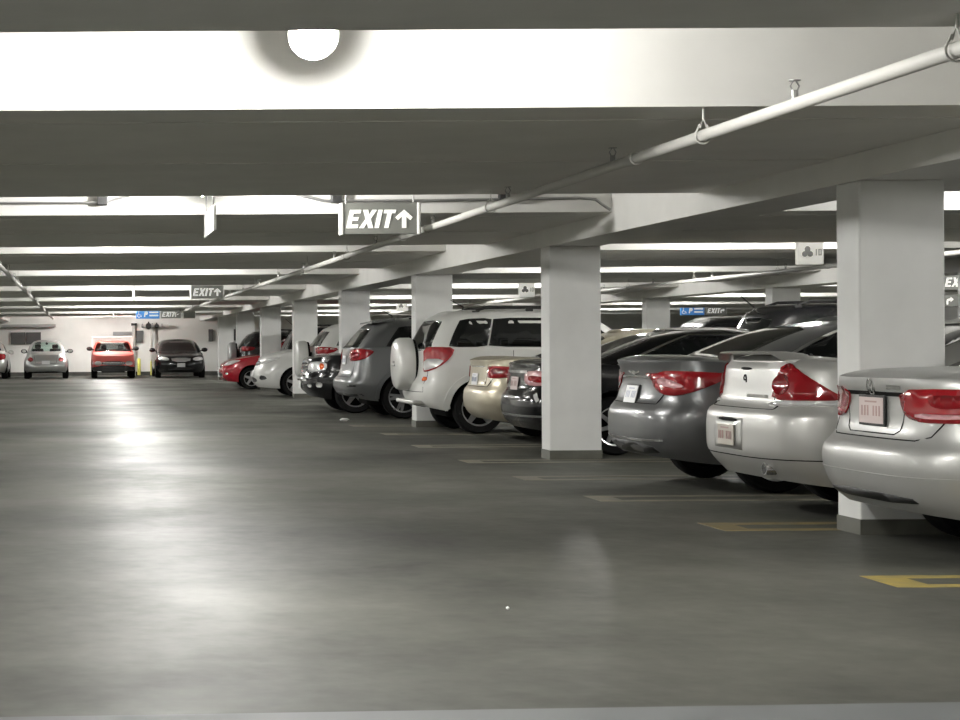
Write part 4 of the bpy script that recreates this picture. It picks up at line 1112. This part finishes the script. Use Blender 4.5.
# signs hung edge-on across the lane
for y, lab in ((15.02, 'white side-on sign board hanging right of the second ceiling lamp'), (37.0, 'white side-on sign board hanging well down the lane'), (59.2, 'white side-on sign board near the end of the lane')):
    e = tag(empty('hanging_sign', (1.175, y, 2.245)), lab, 'sign', 'side-on sign boards over the lane')
    emit('panel', box(bmesh.new(), -.012, .012, 0, 1.15, 0, .22, .004), M['sign_white'], e)
    b = bmesh.new()
    for yy in (.15, 1.0): tube(b, [(0, yy, .22), (0, yy, ZS - 2.245)], .01, 6)
    emit('hanger', b, M['steel'], e)

# ------------------------------------------------------------------ pipes
def pipe_run(x, z, ya, yb, r, hang, heads, label, m='pipe', seamed=True):
    e = tag(empty('sprinkler_pipe', (x, ya, z)), label, 'pipe')
    b = tube(bmesh.new(), [(0, yy - ya, 0) for yy in (ya, (ya + yb) / 2, yb)], r, 14)
    emit('pipe_run', b, M[m], e, True, 50)
    for y in hang:
        top = overhead(y) + .012
        b = bmesh.new()
        tube(b, [(0, y - ya, r + .05), (0, y - ya, top - z)], .006, 6)
        n = 12; tube(b, [((r + .012) * math.sin(a), y - ya, (r + .012) * -math.cos(a) + (.02 if math.cos(a) < -.9 else 0)) for a in [-2.7 + 5.4 * i / n for i in range(n + 1)]], .005, 6)
        tube(b, [((r + .012) * math.sin(-2.7), y - ya, (r + .012) * .9), (0, y - ya, r + .06), ((r + .012) * math.sin(2.7), y - ya, (r + .012) * .9)], .005, 6)
        emit('hanger', b, M['pipe'], e)
    for y in heads:
        b = bmesh.new()
        tube(b, [(0, y - ya, r * .8), (0, y - ya, r + .035)], .016, 8)
        for s in (-1, 1): tube(b, [(s * .012, y - ya, r + .035), (s * .02, y - ya, r + .055), (s * .006, y - ya, r + .078)], .004, 6)
        lathe(b, [(.002, r + .078), (.026, r + .078), (.026, r + .082), (.002, r + .082)], 12, 'z', (0, y - ya, 0))
        emit('sprinkler_head', b, M['steel'], e)
    for y in [ya + 3 + 6.1 * i for i in range(int((yb - ya - 3) / 6.1))]:
        b = lathe(bmesh.new(), [(r, -.05), (r + .008, -.045), (r + .008, .045), (r, .05)], 14, 'y', (0, y - ya, 0)); emit('coupling', b, M[m], e)
    return e
pipe_run(3.26, 2.328, -5.0, 59.4, .031, [6.44, 9.06] + [13.75 + 3.7 * i for i in range(12)], [7.9, 10.6, 13.2] + [16.0 + 3.1 * i for i in range(14)], 'long white sprinkler pipe right of the EXIT signs, running down the lane')
pipe_run(-1.08, 2.345, -5.0, 69.5, .031, [12 + 3.7 * i for i in range(15)], [13.2 + 3.1 * i for i in range(18)], 'long white sprinkler pipe left of the EXIT signs, running down the lane')
pipe_run(10.9, 2.345, 4.0, 69.5, .031, [16 + 3.7 * i for i in range(14)], [14.4 + 3.1 * i for i in range(17)], 'long white sprinkler pipe above the parked cars beyond the columns')
def conduit(pts, r, label, m='pipe', clips=()):
    e = tag(empty('conduit', pts[0]), label, 'conduit'); o = Vector(pts[0])
    emit('tube', tube(bmesh.new(), [Vector(p) - o for p in pts], r, 10), M[m], e, True, 50)
    for c in clips:
        b = box(bmesh.new(), -.05, .05, -.04, .04, -.05, .05, .01)
        for v in b.verts: v.co += Vector(c) - o
        emit('junction_box', b, M['dark_metal'], e)
yf = 16.34
conduit([(-.85, yf, 2.60), (.25, yf, 2.60), (.62, yf, 2.70), (.62, yf, ZS)], .012, 'thin grey conduit on the second lit recess face, left part', 'steel', [(.22, yf, 2.62)])
conduit([(1.90, yf, ZS), (1.90, yf, 2.70), (2.30, yf, 2.60), (3.4, yf, 2.60), (5.36 - .65, yf, 2.615), (5.36 - .5, yf, 2.60), (5.36 - .36, yf, 2.50)], .014, 'thin grey conduit bending into the girder behind the large EXIT sign', 'steel', [(2.42, yf, 2.63), (4.0, yf, 2.62)])
# ------------------------------------------------------------------ things on the end wall
def wall_box(name, x0, x1, z0, z1, m, label, cat, slats=0, depth=.08):
    e = tag(empty(name, (x0, Y1, z0)), label, cat)
    emit('casing', box(bmesh.new(), 0, x1 - x0, -depth, 0, 0, z1 - z0, .01), M[m], e)
    if slats:
        b = bmesh.new()
        for i in range(slats): box(b, .03, x1 - x0 - .03, -depth - .02, -depth, .03 + (z1 - z0 - .06) * i / slats, .03 + (z1 - z0 - .06) * (i + .55) / slats)
        emit('slats', b, M[m], e)
K = Y1 / 1736.
def wx(px): return (px - 80) * K
def wz(py): return 1.25 + (346 - py) * K
wall_box('louver_vent', wx(11), wx(25.4), wz(344), wz(332), 'panel', 'dark louvred vent on the end wall, left of its twin', 'vent', 9)
wall_box('louver_vent', wx(26.2), wx(41), wz(344), wz(332), 'panel', 'dark louvred vent on the end wall above the round-roofed hatchback', 'vent', 9)
wall_box('louver_vent', wx(113), wx(132), wz(335.6), wz(331.8), 'vent', 'pale narrow vent on the end wall above the red pickup', 'vent', 4)
wall_box('electrical_panel', wx(136), wx(143), wz(343), wz(331), 'panel', 'dark panel on the end wall right of the pickup rack', 'panel', 0)
wall_box('electrical_panel', wx(208.5), wx(213), wz(342), wz(330), 'panel', 'dark narrow panel on the end wall right of the black sedan', 'panel', 0)
wall_box('electrical_panel', wx(230), wx(235.5), wz(341.5), wz(330), 'panel', 'dark narrow panel on the end wall seen between the last columns', 'panel', 0)
b = bmesh.new(); box(b, 0, wx(56) - wx(-10), -.35, 0, 0, .12, .01)
e = tag(emit('duct', b, M['vent']), 'pale duct along the top of the end wall at the far left', 'duct'); e.location = (wx(-10), Y1, wz(327))
e = tag(empty('standpipe', (wx(134), Y1 - .15, 0)), 'vertical white pipe on the end wall right of the red pickup', 'pipe')
emit('pipe_run', tube(bmesh.new(), [(0, 0, 0), (0, 0, wz(326))], .06, 12), M['pipe'], e, True, 50)
emit('cap_valve', lathe(bmesh.new(), [(.002, wz(326)), (.12, wz(326)), (.12, wz(326) + .1), (.002, wz(326) + .1)], 12), M['dark_metal'], e)
e = tag(empty('valve_assembly', (wx(147), Y1 - .25, wz(326.5))), 'dark sprinkler valves and pipework high on the end wall', 'valve')
emit('pipe_run', tube(bmesh.new(), [(-.25, 0, 0), (.9, 0, 0)], .07, 12), M['pipe'], e)
emit('riser', tube(bmesh.new(), [(.18, 0, 0), (.18, 0, -2.065)], .045, 10), M['pipe'], e)
for x, r, mm in ((-.2, .05, 'vent'), (.06, .13, 'dark_metal'), (.22, .07, 'steel'), (.40, .09, 'dark_metal'), (.62, .05, 'vent')):
    b = lathe(bmesh.new(), [(.002, -.10), (r * .6, -.10), (r, -.06), (r, .06), (r * .6, .10), (.002, .10)], 14, 'y', (x, -.05, 0)); box(b, x - .03, x + .03, -.09, -.01, r * .8, r + .05, .01)
    emit('valve', b, M[mm], e)
for px, h, lab in ((138.5, .72, 'yellow post by the end wall right of the red pickup'), (151.2, .62, 'short yellow post by the end wall left of the black sedan')):
    e = tag(empty('bollard', (wx(px), Y1 - .6, 0)), lab, 'bollard')
    emit('post', lathe(bmesh.new(), [(.07, 0), (.07, h - .06), (.05, h), (.002, h + .01)], 16), M['yellow_post'], e, True, 40)
    emit('foot_plate', box(bmesh.new(), -.12, .12, -.12, .12, 0, .02, .004), M['dark_metal'], e)
for px, py, lab in ((207, 319.5, 'round white unlit wall lamp above the black sedan'), (3, 321, 'round white unlit wall lamp at the far left of the end wall')):
    e = tag(empty('wall_lamp', (wx(px), Y1, wz(py))), lab, 'lamp')
    emit('back_plate', lathe(bmesh.new(), [(.002, -.04), (.08, -.04), (.08, 0), (.002, 0)], 14, 'y'), M['vent'], e)
    b = bmesh.new(); bmesh.ops.create_uvsphere(b, u_segments=14, v_segments=10, radius=.10)
    for v in b.verts: v.co.y -= .13
    emit('globe_shade', b, M['sign_white'], e, True)
# litter
b = bmesh.new(); bmesh.ops.create_icosphere(b, subdivisions=2, radius=1)
for v in b.verts: v.co = Vector((v.co.x * .085, v.co.y * .06, v.co.z * .032)) * (.65 + .5 * random.random())
e = tag(emit('paper_scrap', b, M['paper']), 'crumpled white paper scrap on the floor by the grey suv', 'litter'); e.location = (4.30, 28.30, .026)
b = bmesh.new(); bmesh.ops.create_icosphere(b, subdivisions=2, radius=.008)
for v in b.verts: v.co *= .8 + .4 * random.random()
e = tag(emit('pebble', b, M['paper']), 'tiny pale pebble alone on the open floor', 'litter'); e.location = (2.0, 8.15, .008)

# ------------------------------------------------------------------ camera, world, view
cam = bpy.data.cameras.new('camera'); co = bpy.data.objects.new('camera', cam); COL.objects.link(co)
F = 1736.
cam.sensor_width = 36; cam.sensor_fit = 'HORIZONTAL'; cam.lens = F * 36 / 960
cam.shift_x = (480 - 80) / 960; cam.shift_y = -(360 - 346) / 960
cam.clip_end = 300
co.location = (0, 0, 1.25)
ROLL = math.radians(.35)
co.matrix_world = Matrix.Translation((0, 0, 1.25)) @ Matrix.Rotation(PI / 2, 4, 'X') @ Matrix.Rotation(-ROLL, 4, 'Z')
scene.camera = co
wd = bpy.data.worlds.new('world'); scene.world = wd; wd.use_nodes = True
wd.node_tree.nodes['Background'].inputs[0].default_value = (.9, .95, 1, 1); wd.node_tree.nodes['Background'].inputs[1].default_value = .02
vs = scene.view_settings
scene.display_settings.display_device = 'sRGB'
vs.view_transform = 'Standard'; vs.look = 'None'; vs.gamma = 1.0; vs.use_curve_mapping = False
vs.exposure = EXPOSURE
cy = scene.cycles
cy.max_bounces = 8; cy.diffuse_bounces = 5; cy.glossy_bounces = 4
cy.sample_clamp_indirect = 6; cy.sample_clamp_direct = 0
cy.use_denoising = True
cy.caustics_reflective = False; cy.caustics_refractive = False
